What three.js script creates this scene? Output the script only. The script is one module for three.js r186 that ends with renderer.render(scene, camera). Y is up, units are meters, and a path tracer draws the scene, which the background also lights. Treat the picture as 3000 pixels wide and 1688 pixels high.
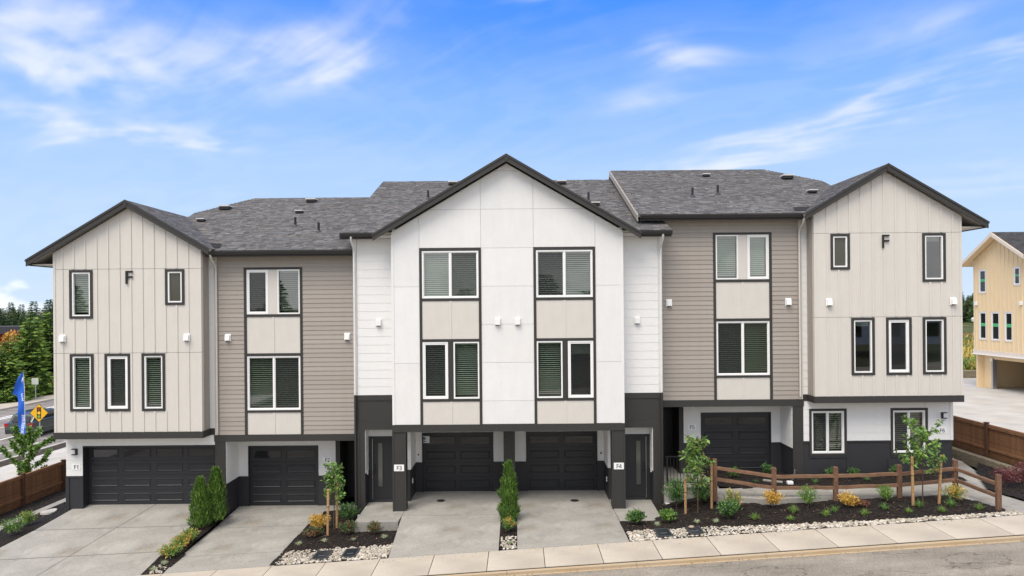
import * as THREE from 'three';
import { mergeGeometries } from 'three/addons/utils/BufferGeometryUtils.js';
import { RoundedBoxGeometry } from 'three/addons/geometries/RoundedBoxGeometry.js';
import { FontLoader } from 'three/addons/loaders/FontLoader.js';
import { TextGeometry } from 'three/addons/geometries/TextGeometry.js';

// ------------------------------------------------------------------ camera, sky, sun, exposure
// x runs along the facade (0 = middle of the building), y is up (0 = middle garage slab), z = 0 is the main wall plane, the street is at +z
const scene = new THREE.Scene();
const camera = new THREE.PerspectiveCamera(45.77, 3000 / 1688, 0.1, 3000);
camera.position.set(0.325, 6.9, 24.4);
camera.rotation.set(0, 0, -0.0087);
camera.setViewOffset(3000, 1688, -15, -56, 3000, 1688);
const renderer = new THREE.WebGLRenderer({ antialias: true });
renderer.toneMapping = THREE.LinearToneMapping;
renderer.toneMappingExposure = 1.3;
renderer.shadowMap.enabled = true;

const SUN_DIR = new THREE.Vector3(-0.42, 1.35, 0.72).normalize();
const sun = new THREE.DirectionalLight(new THREE.Color().setRGB(1.0, 0.925, 0.805), 2.5);
sun.position.copy(SUN_DIR).multiplyScalar(80);
sun.castShadow = true;
sun.shadow.radius = 70;
sun.shadow.mapSize.set(2048, 2048);
Object.assign(sun.shadow.camera, { left: -50, right: 50, top: 45, bottom: -45, near: 1, far: 220 });
scene.add(sun, sun.target);

// ------------------------------------------------------------------ random numbers and noise
function rng(seed) { let a = seed >>> 0; return () => { a = (a + 0x6D2B79F5) | 0; let t = Math.imul(a ^ (a >>> 15), 1 | a); t = (t + Math.imul(t ^ (t >>> 7), 61 | t)) ^ t; return ((t ^ (t >>> 14)) >>> 0) / 4294967296; }; }
const R = rng(7);
const rr = (a, b, r = R) => a + (b - a) * r();
const clamp = (x, a = 0, b = 1) => Math.min(b, Math.max(a, x));
const mix = (a, b, t) => a + (b - a) * t;
const smooth = (a, b, x) => { const t = clamp((x - a) / (b - a)); return t * t * (3 - 2 * t); };
const PERM = (() => { const r = rng(99), p = new Uint8Array(512), q = [...Array(256).keys()]; for (let i = 255; i > 0; i--) { const j = Math.floor(r() * (i + 1)); [q[i], q[j]] = [q[j], q[i]]; } for (let i = 0; i < 512; i++) p[i] = q[i & 255]; return p; })();
function vnoise(x, y, px = 256, py = 256) {           // value noise, repeats after px, py cells
  const xi = Math.floor(x), yi = Math.floor(y), fx = x - xi, fy = y - yi;
  const m = (a, n) => ((a % n) + n) % n;
  const x0 = m(xi, px) & 255, x1 = m(xi + 1, px) & 255, y0 = m(yi, py) & 255, y1 = m(yi + 1, py) & 255;
  const h = (a, b) => PERM[PERM[a] + b] / 255;
  const u = fx * fx * (3 - 2 * fx), v = fy * fy * (3 - 2 * fy);
  return mix(mix(h(x0, y0), h(x1, y0), u), mix(h(x0, y1), h(x1, y1), u), v);
}
function fbm(x, y, oct = 4, px = 256, py = 256) { let s = 0, a = 0.5, n = 0; for (let i = 0; i < oct; i++) { s += a * vnoise(x, y, px, py); n += a; x *= 2; y *= 2; px *= 2; py *= 2; a *= 0.5; } return s / n; }

// ------------------------------------------------------------------ sky: blue air, streaks of cirrus, low cumulus on the horizon
function makeSky() {
  const W = 4096, H = 2048, data = new Float32Array(W * H * 4), D = 180 / Math.PI;
  const blobs = [ // azimuth (degrees right of straight ahead), elevation, half widths, tilt, strength: the cirrus patches that can be told apart
    [-29, 18.5, 11, 2.6, 0.10, 0.55], [-16, 20.6, 6.5, 2.0, 0.05, 0.85], [-34, 13.0, 9, 1.3, -0.08, 0.85], [-36, 19.5, 9, 3.2, 0.1, 0.6], [-27, 13.5, 7, 1.2, 0.15, 0.5], [-25, 8.8, 6, 0.9, 0, 0.3],
    [14, 20.2, 4.2, 1.2, -0.22, 0.9], [10.6, 17.0, 3.4, 1.1, 0.25, 0.75], [30, 15.4, 11, 0.7, 0.42, 1.0], [20, 12.2, 9, 1.0, 0.42, 0.6], [26, 14.0, 14, 2.4, 0.3, 0.35], [31, 20.5, 6, 1.3, 0.25, 0.42], [16, 11, 9, 1.0, 0.12, 0.35], [3, 25.2, 3.2, 0.35, 0.0, 0.8], [34, 9, 6, 1.2, 0.05, 0.4], [-11, 24.5, 5, 1.6, 0.2, 0.3]];
  const AIR = [[0, 0.66, 0.80, 1.0], [4, 0.56, 0.74, 1.0], [11, 0.43, 0.64, 1.0], [15.4, 0.28, 0.52, 1.0], [24, 0.075, 0.30, 0.98], [32, 0.055, 0.25, 0.95], [90, 0.05, 0.20, 0.82]];
  for (let j = 0; j < H; j++) {
    const el = ((j + 0.5) / H - 0.5) * 180;
    for (let i = 0; i < W; i++) {
      const o = (j * W + i) * 4;
      if (el < -0.5) { data[o] = 0.30; data[o + 1] = 0.29; data[o + 2] = 0.26; data[o + 3] = 1; continue; }
      const e = Math.max(el, 0);
      let az = ((i + 0.5) / W - 0.25) * 360; if (az > 180) az -= 360;
      // clear air
      let r = 0, g = 0, b = 0;
      for (let k = 1; k < AIR.length; k++) if (e <= AIR[k][0] || k === AIR.length - 1) { const u = smooth(0, 1, clamp((e - AIR[k - 1][0]) / (AIR[k][0] - AIR[k - 1][0]))) * 0.4 + 0.6 * clamp((e - AIR[k - 1][0]) / (AIR[k][0] - AIR[k - 1][0])); r = mix(AIR[k - 1][1], AIR[k][1], u); g = mix(AIR[k - 1][2], AIR[k][2], u); b = mix(AIR[k - 1][3], AIR[k][3], u); break; }
      // cirrus: fibres drawn out along one direction
      const ce = Math.cos(e / D), dx = Math.sin(az / D) * ce, dz = Math.cos(az / D) * ce, dy = Math.sin(e / D) + 0.16;
      const px = dx / dy, pz = dz / dy;
      let fib = 0, veil = 0, fine = 0;
      if (e < 88) {
        const near = Math.abs(az) < 50 && e < 36;
        const wx = fbm(px * 1.1 + 40, pz * 1.1 + 11, 3) - 0.5, wz = fbm(px * 1.1 + 7, pz * 1.1 + 63, 3) - 0.5;
        const qx = px * 0.86 - pz * 0.5, qz = px * 0.5 + pz * 0.86;
        fib = fbm(qx * 1.6 + wx * 2.6 + 80, qz * 6.5 + wz * 3.4 + 30, 5);
        if (near) { const f1 = fbm(qx * 5.5 + wx * 7 + 12, qz * 17 + wz * 9 + 55, 6), f2 = fbm(px * 9 + wz * 8 + 31, pz * 9 + wx * 8 + 77, 5); fine = 0.62 * f1 + 0.38 * f2; } veil = fbm(px * 0.9 + wx * 1.5 + 17, pz * 0.9 + wz * 1.5 + 5, 4);
      }
      let m = 0;
      if (Math.abs(az) < 48 && e < 34) {
        const wob = (veil - 0.5) * 4.5 + (fib - 0.5) * 3.5;
        for (const [a0, e0, wa, we, tilt, s] of blobs) { const da = az - a0, de = e + wob - e0 - tilt * da * 0.5; const q = (da * da) / (wa * wa) + (de * de) / (we * we); if (q < 9) m += s * Math.exp(-q * 0.9); }
        const mm = Math.min(m, 1.0), th = 0.48 - 0.32 * mm; m = (0.36 * smooth(0.2, 0.75, fib * 0.5 + fine * 0.5) + 0.44 * Math.pow(smooth(th, th + 0.58, fib * 0.4 + fine * 0.6), 1.2)) * Math.min(1, mm * 1.2) + 0.08 * smooth(0.42, 0.7, veil) * smooth(0.35, 0.65, fine);
      }
      // away from the view the veil thickens: the soft shadows say the sun stands behind thin cloud
      const open = smooth(36, 58, Math.abs(az)), high = smooth(28, 44, e), rest = Math.max(open, high);
      const cover = smooth(0.22, 0.62, veil * 0.7 + fib * 0.45);
      m = clamp(mix(m, 0.35 + 0.6 * cover, rest));
      const c = mix(0.96, 1.02, fib);
      const wv = mix(1.0, 0.93, rest); r = mix(r, c * mix(0.98, 1.0, rest), m * 0.85); g = mix(g, c * mix(0.985, 0.975, rest), m * 0.85); b = mix(b, c * wv, m * 0.85);
      // cumulus on the horizon
      if (e < 6) {
        const n = fbm(az * 0.5 + 3, e * 1.1 + 9, 5), big = fbm(az * 0.09 + 50, 4.5, 2) + 0.16 * smooth(-31, -35, az) + 0.06 * smooth(33, 37, az);
        const top = 0.6 + 4.6 * smooth(0.42, 0.72, big), cm = smooth(0.0, 0.9, (top - e) + (n - 0.5) * 3.2) * smooth(0.3, 0.5, n + 0.12) * smooth(0.46, 0.56, big);
        const sh = 0.98 + 0.3 * n; r = mix(r, sh * 0.98, cm * 0.92); g = mix(g, sh * 0.985, cm * 0.92); b = mix(b, sh * 1.0, cm * 0.92);
      }
      const E = mix(0.80, 1.0, rest); data[o] = r * E; data[o + 1] = g * E; data[o + 2] = b * E; data[o + 3] = 1;
    }
  }
  const tx = new THREE.DataTexture(data, W, H, THREE.RGBAFormat, THREE.FloatType);
  tx.mapping = THREE.EquirectangularReflectionMapping; tx.magFilter = THREE.LinearFilter; tx.minFilter = THREE.LinearFilter; tx.wrapS = THREE.RepeatWrapping; tx.needsUpdate = true;
  return tx;
}
const sky = makeSky();
scene.background = sky; scene.environment = sky;

// ------------------------------------------------------------------ textures (what surfaces are made of)
function tex(size, fn, srgb = true, repeat = 1) {
  const d = new Uint8Array(size * size * 4);
  for (let j = 0; j < size; j++) for (let i = 0; i < size; i++) { const c = fn(i / size, j / size), o = (j * size + i) * 4; d[o] = clamp(c[0]) * 255; d[o + 1] = clamp(c[1]) * 255; d[o + 2] = clamp(c[2]) * 255; d[o + 3] = 255; }
  const t = new THREE.DataTexture(d, size, size, THREE.RGBAFormat); t.wrapS = t.wrapT = THREE.RepeatWrapping; t.magFilter = THREE.LinearFilter; t.minFilter = THREE.LinearMipmapLinearFilter; t.generateMipmaps = true;
  if (srgb) t.colorSpace = THREE.SRGBColorSpace; t.repeat.set(repeat, repeat); t.needsUpdate = true; return t;
}
const TR = rng(21);
const g1 = (v) => [v, v, v];
const paintMap = tex(512, (u, v) => { const n = fbm(u * 5, v * 5, 5, 5, 5), f = vnoise(u * 160, v * 160, 160, 160), s = fbm(u * 26, v * 3, 3, 26, 3); return g1(0.965 + 0.03 * (n - 0.5) + 0.02 * (f - 0.5) + 0.02 * (s - 0.5)); }, true, 0.33);
const paintBump = tex(512, (u, v) => g1(0.5 + 0.5 * (fbm(u * 14, v * 120, 3, 14, 120) - 0.5) + 0.25 * (vnoise(u * 200, v * 200, 200, 200) - 0.5)), false, 0.8);
const concreteMap = tex(1024, (u, v) => { const n = fbm(u * 4, v * 4, 6, 4, 4), f = vnoise(u * 300, v * 300, 300, 300), f2 = vnoise(u * 150 + 9, v * 150, 150, 150), st = smooth(0.55, 0.75, fbm(u * 3 + 5, v * 3 + 9, 5, 3, 3)); const sp = f > 0.86 ? -0.10 : f < 0.12 ? 0.07 : 0; const wet = smooth(0.56, 0.66, fbm(u * 7 + 2, v * 3 + 6, 5, 7, 3)); const b = 0.88 + 0.21 * (n - 0.5) + sp * 1.6 + 0.1 * (f2 - 0.5) - 0.04 * wet; return [b - st * 0.04, b - st * 0.07, b - st * 0.11]; }, true, 0.42);
const concreteBump = tex(512, (u, v) => g1(0.5 + 0.5 * (vnoise(u * 160, v * 160, 160, 160) - 0.5) + 0.4 * (fbm(u * 12, v * 12, 4, 12, 12) - 0.5)), false, 0.6);
const walkMap = tex(1024, (u, v) => { const n = fbm(u * 3, v * 3, 6, 3, 3), f = vnoise(u * 260, v * 260, 260, 260), st = smooth(0.5, 0.72, fbm(u * 2 + 3, v * 5 + 1, 5, 2, 5)); const b = 0.90 + 0.2 * (n - 0.5) + 0.06 * (f - 0.5); return [b, b - st * 0.02, b - st * 0.06]; }, true, 0.3);
const roadMap = tex(1024, (u, v) => { const n = fbm(u * 4, v * 8, 6, 4, 8), f = vnoise(u * 420, v * 420, 420, 420), st = smooth(0.52, 0.8, fbm(u * 3 + 2, v * 7 + 4, 5, 3, 7)); const crack = smooth(0.014, 0.004, Math.abs(fbm(u * 3 + 8, v * 6 + 1, 5, 3, 6) - 0.5)); const b = 0.84 + 0.34 * (n - 0.5) + 0.26 * (f - 0.5) - 0.14 * st - 0.16 * crack; return [b, b * 0.985, b * 0.96]; }, true, 0.2);
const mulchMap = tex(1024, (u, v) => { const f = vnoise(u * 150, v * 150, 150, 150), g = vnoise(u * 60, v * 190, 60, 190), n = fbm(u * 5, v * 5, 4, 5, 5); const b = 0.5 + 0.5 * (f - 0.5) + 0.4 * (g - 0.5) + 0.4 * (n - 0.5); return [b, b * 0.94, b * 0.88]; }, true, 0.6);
const mulchBump = tex(512, (u, v) => g1(0.6 * vnoise(u * 70, v * 100, 70, 100) + 0.4 * vnoise(u * 30, v * 30, 30, 30)), false, 0.7);
const woodMap = tex(512, (u, v) => { const w = fbm(u * 3, v * 3, 3, 3, 3) * 2, n = fbm(u * 5, v * 60 + w, 4, 5, 60), s = smooth(0.62, 0.7, fbm(u * 9, v * 22, 3, 9, 22)); const b = 0.78 + 0.42 * (n - 0.5) - 0.18 * s; return [b, b * 0.95, b * 0.9]; }, true, 1);
const woodBump = tex(512, (u, v) => g1(fbm(u * 6, v * 70, 4, 6, 70)), false, 1);
const stoneMap = tex(512, (u, v) => { const n = fbm(u * 6, v * 6, 5, 6, 6), f = vnoise(u * 120, v * 120, 120, 120); const b = 0.82 + 0.35 * (n - 0.5) + 0.12 * (f - 0.5); return [b, b * 0.98, b * 0.94]; }, true, 1.2);
const shingleMap = tex(512, (u, v) => { const f = vnoise(u * 220, v * 220, 220, 220), n = fbm(u * 40, v * 40, 3, 40, 40); return g1(0.8 + 0.3 * (f - 0.5) + 0.25 * (n - 0.5)); }, true, 0.8);
const grassMap = tex(512, (u, v) => { const n = fbm(u * 6, v * 6, 5, 6, 6), f = vnoise(u * 90, v * 90, 90, 90), d = smooth(0.45, 0.65, fbm(u * 4 + 3, v * 4, 4, 4, 4)); const b = 0.62 + 0.5 * (n - 0.5) + 0.3 * (f - 0.5); return [b * mix(0.7, 1.1, d), b * mix(0.9, 0.95, d), b * mix(0.45, 0.5, d)]; }, true, 0.08);

// ------------------------------------------------------------------ materials (linear base colours)
const lin = (r, g, b) => new THREE.Color().setRGB(r, g, b);
function mat(name, r, g, b, rough, o = {}) { const m = new THREE.MeshStandardMaterial({ color: lin(r, g, b), roughness: rough, ...o }); m.name = name; return m; }
const paint = (name, r, g, b, rough = 0.55) => mat(name, r, g, b, rough, { map: paintMap, bumpMap: paintBump, bumpScale: 0.0012 });
const M = {
  white: paint('white_paint', 0.83, 0.825, 0.81), tan: paint('greige_paint', 0.685, 0.65, 0.595), taupe: paint('taupe_paint', 0.375, 0.335, 0.295),
  dark: paint('charcoal_trim_paint', 0.036, 0.034, 0.031, 0.58), wains: paint('charcoal_wainscot_paint', 0.030, 0.030, 0.034, 0.55), door: paint('charcoal_door_paint', 0.022, 0.023, 0.027, 0.45),
  whiteV: [[0.815, 0.812, 0.80], [0.84, 0.835, 0.82], [0.825, 0.815, 0.795]].map((c, i) => paint('white_paint_' + 'abc'[i], ...c)),
  taupeV: [paint('taupe_paint_lighter', 0.39, 0.348, 0.306), paint('taupe_paint_darker', 0.362, 0.322, 0.283)],
  vinyl: mat('white_vinyl', 0.86, 0.86, 0.85, 0.35), black: mat('black_metal', 0.012, 0.012, 0.013, 0.45), blackGloss: mat('black_letter', 0.008, 0.008, 0.008, 0.4),
  gutter: mat('dark_bronze_metal', 0.030, 0.028, 0.028, 0.38), steel: mat('brushed_steel', 0.55, 0.55, 0.56, 0.35, { metalness: 0.9 }),
  inside: mat('interior_drywall', 0.42, 0.40, 0.36, 0.9), floor: mat('interior_floor', 0.22, 0.15, 0.09, 0.6), soffit: paint('soffit_paint', 0.62, 0.59, 0.53),
  slat: mat('blind_slat', 0.74, 0.76, 0.70, 0.6), screen: mat('insect_screen', 0.02, 0.022, 0.024, 0.8, { transparent: true, opacity: 0.42 }),
  concrete: mat('drive_concrete', 0.43, 0.41, 0.37, 0.9, { map: concreteMap, bumpMap: concreteBump, bumpScale: 0.004 }),
  walk: mat('sidewalk_concrete', 0.585, 0.52, 0.435, 0.9, { map: walkMap, bumpMap: concreteBump, bumpScale: 0.003 }),
  lot: mat('lot_concrete', 0.60, 0.57, 0.52, 0.9, { map: walkMap }), curb: mat('curb_concrete', 0.55, 0.43, 0.29, 0.9, { map: walkMap, bumpMap: concreteBump, bumpScale: 0.003 }),
  road: mat('road_surface', 0.37, 0.34, 0.30, 0.92, { map: roadMap, bumpMap: concreteBump, bumpScale: 0.006 }), joint: mat('joint_filler', 0.035, 0.03, 0.026, 0.95),
  asphalt: mat('street_asphalt', 0.34, 0.32, 0.31, 0.92, { map: roadMap }), lane: mat('lane_paint', 0.80, 0.79, 0.76, 0.7), laneY: mat('lane_paint_faded', 0.62, 0.44, 0.34, 0.8),
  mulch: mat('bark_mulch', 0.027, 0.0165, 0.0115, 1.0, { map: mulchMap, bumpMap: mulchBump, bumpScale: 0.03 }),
  shingle: mat('asphalt_shingle', 1, 1, 1, 0.9, { map: shingleMap, vertexColors: true }), deck: mat('roof_deck', 0.08, 0.078, 0.08, 0.9),
  vc: mat('foliage', 1, 1, 1, 0.75, { vertexColors: true, side: THREE.DoubleSide }), vcWax: mat('glossy_foliage', 1, 1, 1, 0.5, { vertexColors: true, side: THREE.DoubleSide }),
  bark: mat('bark', 0.16, 0.115, 0.075, 0.95, { map: woodMap }), stake: mat('pine_stake', 0.74, 0.50, 0.25, 0.8, { map: woodMap, bumpMap: woodBump, bumpScale: 0.004 }),
  rail: mat('cedar_rail', 0.45, 0.28, 0.185, 0.85, { map: woodMap, bumpMap: woodBump, bumpScale: 0.012 }), post: mat('cedar_post', 0.30, 0.18, 0.122, 0.85, { map: woodMap, bumpMap: woodBump, bumpScale: 0.012 }),
  fence: [mat('stained_board_a', 0.37, 0.195, 0.095, 0.85, { map: woodMap }), mat('stained_board_b', 0.335, 0.172, 0.082, 0.85, { map: woodMap }), mat('stained_board_c', 0.41, 0.225, 0.115, 0.85, { map: woodMap })],
  fencePost: mat('stained_post', 0.15, 0.073, 0.042, 0.85, { map: woodMap }), block: mat('cast_stone_block', 0.40, 0.355, 0.27, 0.95, { map: stoneMap, bumpMap: concreteBump, bumpScale: 0.02 }),
  ply: mat('raw_plywood', 0.84, 0.655, 0.41, 0.8, { map: paintMap }), plyV: mat('raw_plywood_pale', 0.86, 0.69, 0.45, 0.8, { map: paintMap }), primed: mat('primed_trim', 0.70, 0.62, 0.54, 0.7),
  grass: mat('grass_ground', 0.16, 0.15, 0.09, 1, { map: grassMap }), soil: mat('bare_soil', 0.16, 0.11, 0.07, 1, { map: mulchMap }),
};
M.stones = [[0.60, 0.555, 0.48], [0.53, 0.485, 0.42], [0.63, 0.60, 0.55], [0.48, 0.44, 0.39], [0.56, 0.48, 0.38]].map((c, i) => mat('river_stone_' + 'abcde'[i], ...c, 0.75, { map: stoneMap }));
M.glass = new THREE.MeshPhysicalMaterial({ color: lin(0.50, 0.56, 0.515), roughness: 0.012, transmission: 1, thickness: 0, ior: 2.1 }); M.glass.name = 'window_glass';
M.glassDark = new THREE.MeshPhysicalMaterial({ color: lin(0.02, 0.021, 0.023), roughness: 0.03, ior: 1.6 }); M.glassDark.name = 'garage_glass';
M.frost = new THREE.MeshPhysicalMaterial({ color: lin(0.055, 0.052, 0.036), roughness: 0.12, ior: 1.55 }); M.frost.name = 'obscure_glass';
M.lite = new THREE.MeshPhysicalMaterial({ color: lin(0.10, 0.105, 0.095), roughness: 0.06, ior: 1.55 }); M.lite.name = 'door_lite_glass';

// ------------------------------------------------------------------ building blocks
const used = {};
function numbered(n) { if (!(n in used)) { used[n] = 0; return n; } used[n]++; return n + '_' + String(used[n]).padStart(3, '0'); }
function shade(o) { o.traverse((c) => { if (c.isMesh) { c.castShadow = true; c.receiveShadow = true; } }); return o; }
function mesh(name, geo, m, parent) { const o = new THREE.Mesh(geo, m); o.name = name; o.castShadow = o.receiveShadow = true; if (parent) parent.add(o); return o; }
function top(o, label, category, group, kind) { o.name = numbered(o.name); Object.assign(o.userData, { label, category }); if (group) o.userData.group = group; if (kind) o.userData.kind = kind; scene.add(o); return o; }
function structure(o, label, category) { o.name = numbered(o.name); o.userData = { kind: 'structure', label, category }; scene.add(o); return o; }
function group(name, parent, x = 0, y = 0, z = 0) { const g = new THREE.Group(); g.name = name; g.position.set(x, y, z); if (parent) parent.add(g); return g; }
const geoCache = {};
function boxGeo(w, h, d) {
  const k = [w, h, d].map((v) => v.toFixed(3)).join('_');
  if (geoCache[k]) return geoCache[k];
  const g = new THREE.BoxGeometry(w, h, d), uv = g.attributes.uv, dims = [[d, h], [d, h], [w, d], [w, d], [w, h], [w, h]];
  for (let f = 0; f < 6; f++) for (let i = 0; i < 4; i++) uv.setXY(f * 4 + i, uv.getX(f * 4 + i) * dims[f][0], uv.getY(f * 4 + i) * dims[f][1]);
  return (geoCache[k] = g);
}
function box(parent, name, m, x0, x1, y0, y1, z0, z1) {
  if (x0 > x1) [x0, x1] = [x1, x0];
  const o = mesh(name, boxGeo(x1 - x0, y1 - y0, z1 - z0), m, parent); o.position.set((x0 + x1) / 2, (y0 + y1) / 2, (z0 + z1) / 2); return o;
}
function rawBox(x0, x1, y0, y1, z0, z1) { if (x0 > x1) [x0, x1] = [x1, x0]; const g = boxGeo(x1 - x0, y1 - y0, z1 - z0).clone(); g.translate((x0 + x1) / 2, (y0 + y1) / 2, (z0 + z1) / 2); return g; }
function joined(name, geos, m, parent) { return mesh(name, mergeGeometries(geos.map((g) => (g.index ? g.toNonIndexed() : g))), m, parent); }
function prism(pts, z0, z1, holes = []) {               // extruded polygon in x, y; uv in metres
  const s = new THREE.Shape(pts.map((p) => new THREE.Vector2(p[0], p[1])));
  for (const h of holes) s.holes.push(new THREE.Path([[h[0], h[2]], [h[0], h[3]], [h[1], h[3]], [h[1], h[2]]].map((p) => new THREE.Vector2(...p))));
  const g = new THREE.ExtrudeGeometry(s, { depth: z1 - z0, bevelEnabled: false }); g.translate(0, 0, z0); return g;
}
function clipPoly(poly, nx, ny, c) {                    // keep nx*x + ny*y <= c
  const out = []; for (let i = 0; i < poly.length; i++) { const a = poly[i], b = poly[(i + 1) % poly.length], da = nx * a[0] + ny * a[1] - c, db = nx * b[0] + ny * b[1] - c; if (da <= 0) out.push(a); if (da * db < 0) { const t = da / (da - db); out.push([mix(a[0], b[0], t), mix(a[1], b[1], t)]); } } return out;
}
function slabGeo(poly, yf, th, up = 0) {                // slab over a polygon in x, z whose top follows yf(x, z)
  const n = poly.length, pos = [], uv = [];
  const P = poly.map(([x, z]) => [x, yf(x, z) + up, z]), Q = P.map(([x, y, z]) => [x, y - th, z]);
  const tri = (a, b, c, ua, ub, uc) => { pos.push(...a, ...b, ...c); uv.push(...ua, ...ub, ...uc); };
  const v2 = poly.map((p) => new THREE.Vector2(p[0], p[1])), cw = THREE.ShapeUtils.isClockWise(v2), T = THREE.ShapeUtils.triangulateShape(v2, []);
  for (const [a, b, c] of T) { const o = cw ? [a, b, c] : [a, c, b]; const u = (i) => [poly[i][0], poly[i][1]]; const f = new THREE.Vector3().subVectors(new THREE.Vector3(...P[o[1]]), new THREE.Vector3(...P[o[0]])).cross(new THREE.Vector3().subVectors(new THREE.Vector3(...P[o[2]]), new THREE.Vector3(...P[o[0]]))); if (f.y < 0) o.reverse(); tri(P[o[0]], P[o[1]], P[o[2]], u(o[0]), u(o[1]), u(o[2])); tri(Q[o[0]], Q[o[2]], Q[o[1]], u(o[0]), u(o[2]), u(o[1])); }
  for (let i = 0; i < n; i++) { const j = (i + 1) % n, L = Math.hypot(poly[j][0] - poly[i][0], poly[j][1] - poly[i][1]); const s = cw ? [i, j] : [j, i]; tri(P[s[0]], P[s[1]], Q[s[0]], [0, 0], [L, 0], [0, th]); tri(P[s[1]], Q[s[1]], Q[s[0]], [L, 0], [L, th], [0, th]); }
  const g = new THREE.BufferGeometry(); g.setAttribute('position', new THREE.Float32BufferAttribute(pos, 3)); g.setAttribute('uv', new THREE.Float32BufferAttribute(uv, 2)); g.computeVertexNormals(); return g;
}
const boardCache = {};
function boardGeo(L, h) {                               // lap siding board: thin at the top, thick at the lower edge
  const k = L.toFixed(3) + '_' + h.toFixed(3); if (boardCache[k]) return boardCache[k];
  const g = boxGeo(L, h, 0.02).clone(), p = g.attributes.position;
  for (let i = 0; i < p.count; i++) if (p.getZ(i) > 0) p.setZ(i, p.getY(i) > 0 ? (h > 0.2 ? 0.002 : -0.004) : (h > 0.2 ? 0.0095 : 0.014));
  p.needsUpdate = true; g.computeVertexNormals(); return (boardCache[k] = g);
}
// boards on a wall facing +z between x0 and x1; or, with side = +1/-1, on a wall facing +x/-x between z = x0 and z = x1 at x = zf
function lap(parent, m, x0, x1, y0, y1, zf, expo, side = 0) {
  const n = Math.max(1, Math.round((y1 - y0) / expo)), h = (y1 - y0) / n;
  if (x0 > x1) [x0, x1] = [x1, x0];
  for (let i = 0; i < n; i++) {
    const mm = Array.isArray(m) ? m[Math.floor(R() * m.length)] : m;
    const o = mesh('siding_board', boardGeo(x1 - x0, h), mm, parent), y = y0 + (i + 0.5) * h;
    if (!side) o.position.set((x0 + x1) / 2, y, zf + 0.012); else { o.position.set(zf + side * 0.012, y, (x0 + x1) / 2); o.rotation.y = side * Math.PI / 2; }
  }
}

// ------------------------------------------------------------------ the townhouse building (one thing; walls, windows, doors and roofs are its parts)
const B = group('townhouse_building');
top(B, 'long row of attached three-storey townhouses with three front gables and charcoal trim', 'building');
const font = await new FontLoader().loadAsync('fonts/droid/droid_sans_regular.typeface.json');
const fontB = await new FontLoader().loadAsync('fonts/droid/droid_sans_bold.typeface.json');

function slatsGeo(x0, x1, y0, y1, z, tilt, step = 0.07, warp = 0) {
  const gs = [], w = x1 - x0, n = Math.floor((y1 - y0) / step);
  const base = new THREE.BoxGeometry(w, 0.004, 0.056); base.rotateX(tilt);
  for (let i = 0; i < n; i++) { const g = base.clone(); if (warp) g.rotateZ(warp * Math.sin(i * 0.9) * (0.3 + i / n)); g.translate((x0 + x1) / 2, y1 - 0.05 - i * step, z); gs.push(g); }
  gs.push(rawBox(x0, x1, y1 - 0.035, y1 + 0.005, z - 0.025, z + 0.025).toNonIndexed());
  return mergeGeometries(gs.map((g) => (g.index ? g.toNonIndexed() : g)));
}
// one window: white vinyl frame, panes, blind; trim = width of dark casing boards around it
function win(x0, x1, y0, y1, zf, o = {}) {
  if (x0 > x1) [x0, x1] = [x1, x0];
  const w = group('window', B, (x0 + x1) / 2, y0, zf), hw = (x1 - x0) / 2, H = y1 - y0;
  const { kind = 'fixed', trim = 0, blind = 'full', tilt = 0.5, screen = 0, glass = M.glass, warp = 0 } = o;
  const ring = (a, b, c, d, t, z0, z1) => [rawBox(a, b, c, c + t, z0, z1), rawBox(a, b, d - t, d, z0, z1), rawBox(a, a + t, c + t, d - t, z0, z1), rawBox(b - t, b, c + t, d - t, z0, z1)];
  if (trim) joined('casing', ring(-hw - trim, hw + trim, -trim, H + trim, trim, -0.02, 0.032), M.dark, w);
  const f = kind === 'casement' ? 0.095 : 0.052;
  const fr = ring(-hw + 0.003, hw - 0.003, 0.003, H - 0.003, 0.048, -0.075, 0.012);
  if (kind === 'casement') fr.push(...ring(-hw + 0.053, hw - 0.053, 0.053, H - 0.053, 0.046, -0.07, 0.0));
  joined('frame', fr, M.vinyl, w);
  if (kind === 'slider') {
    box(w, 'meeting_stile', M.vinyl, -0.026, 0.026, f, H - f, -0.06, 0.006);
    joined('sash', ring(-hw + f + 0.001, -0.027, f + 0.001, H - f - 0.001, 0.022, -0.058, -0.018).concat(ring(0.027, hw - f - 0.001, f + 0.001, H - f - 0.001, 0.022, -0.058, -0.018)), M.vinyl, w);
    for (const k of [-1, 1]) { const p = mesh('pane', new THREE.PlaneGeometry(hw - f - 0.03, H - 2 * f), glass, w); p.position.set(k * (hw - f + 0.026) / 2, H / 2, -0.045); }
    if (screen) { const p = mesh('insect_screen', new THREE.PlaneGeometry(hw - f - 0.07, H - 2 * f - 0.05), M.screen, w); p.position.set(screen * (hw - f + 0.026) / 2, H / 2, -0.030); }
  } else {
    const p = mesh('pane', new THREE.PlaneGeometry(2 * hw - 2 * f, H - 2 * f), glass, w); p.position.set(0, H / 2, -0.045);
    if (screen) { const q = mesh('insect_screen', new THREE.PlaneGeometry(2 * hw - 2 * f - 0.01, H - 2 * f - 0.01), M.screen, w); q.position.set(0, H / 2, -0.030); }
  }
  if (blind !== 'none') {
    const b0 = blind === 'top' ? H * 0.78 : blind === 'head' ? H * 0.9 : f + 0.02, st = blind === 'full' ? 0.07 : 0.022;
    const b = mesh('blind', slatsGeo(-hw + f + 0.015, hw - f - 0.015, b0, H - f - 0.01, -0.125, tilt, st, warp), M.slat, w); b.userData.kind = 'stuff';
  }
  return w;
}
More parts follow.
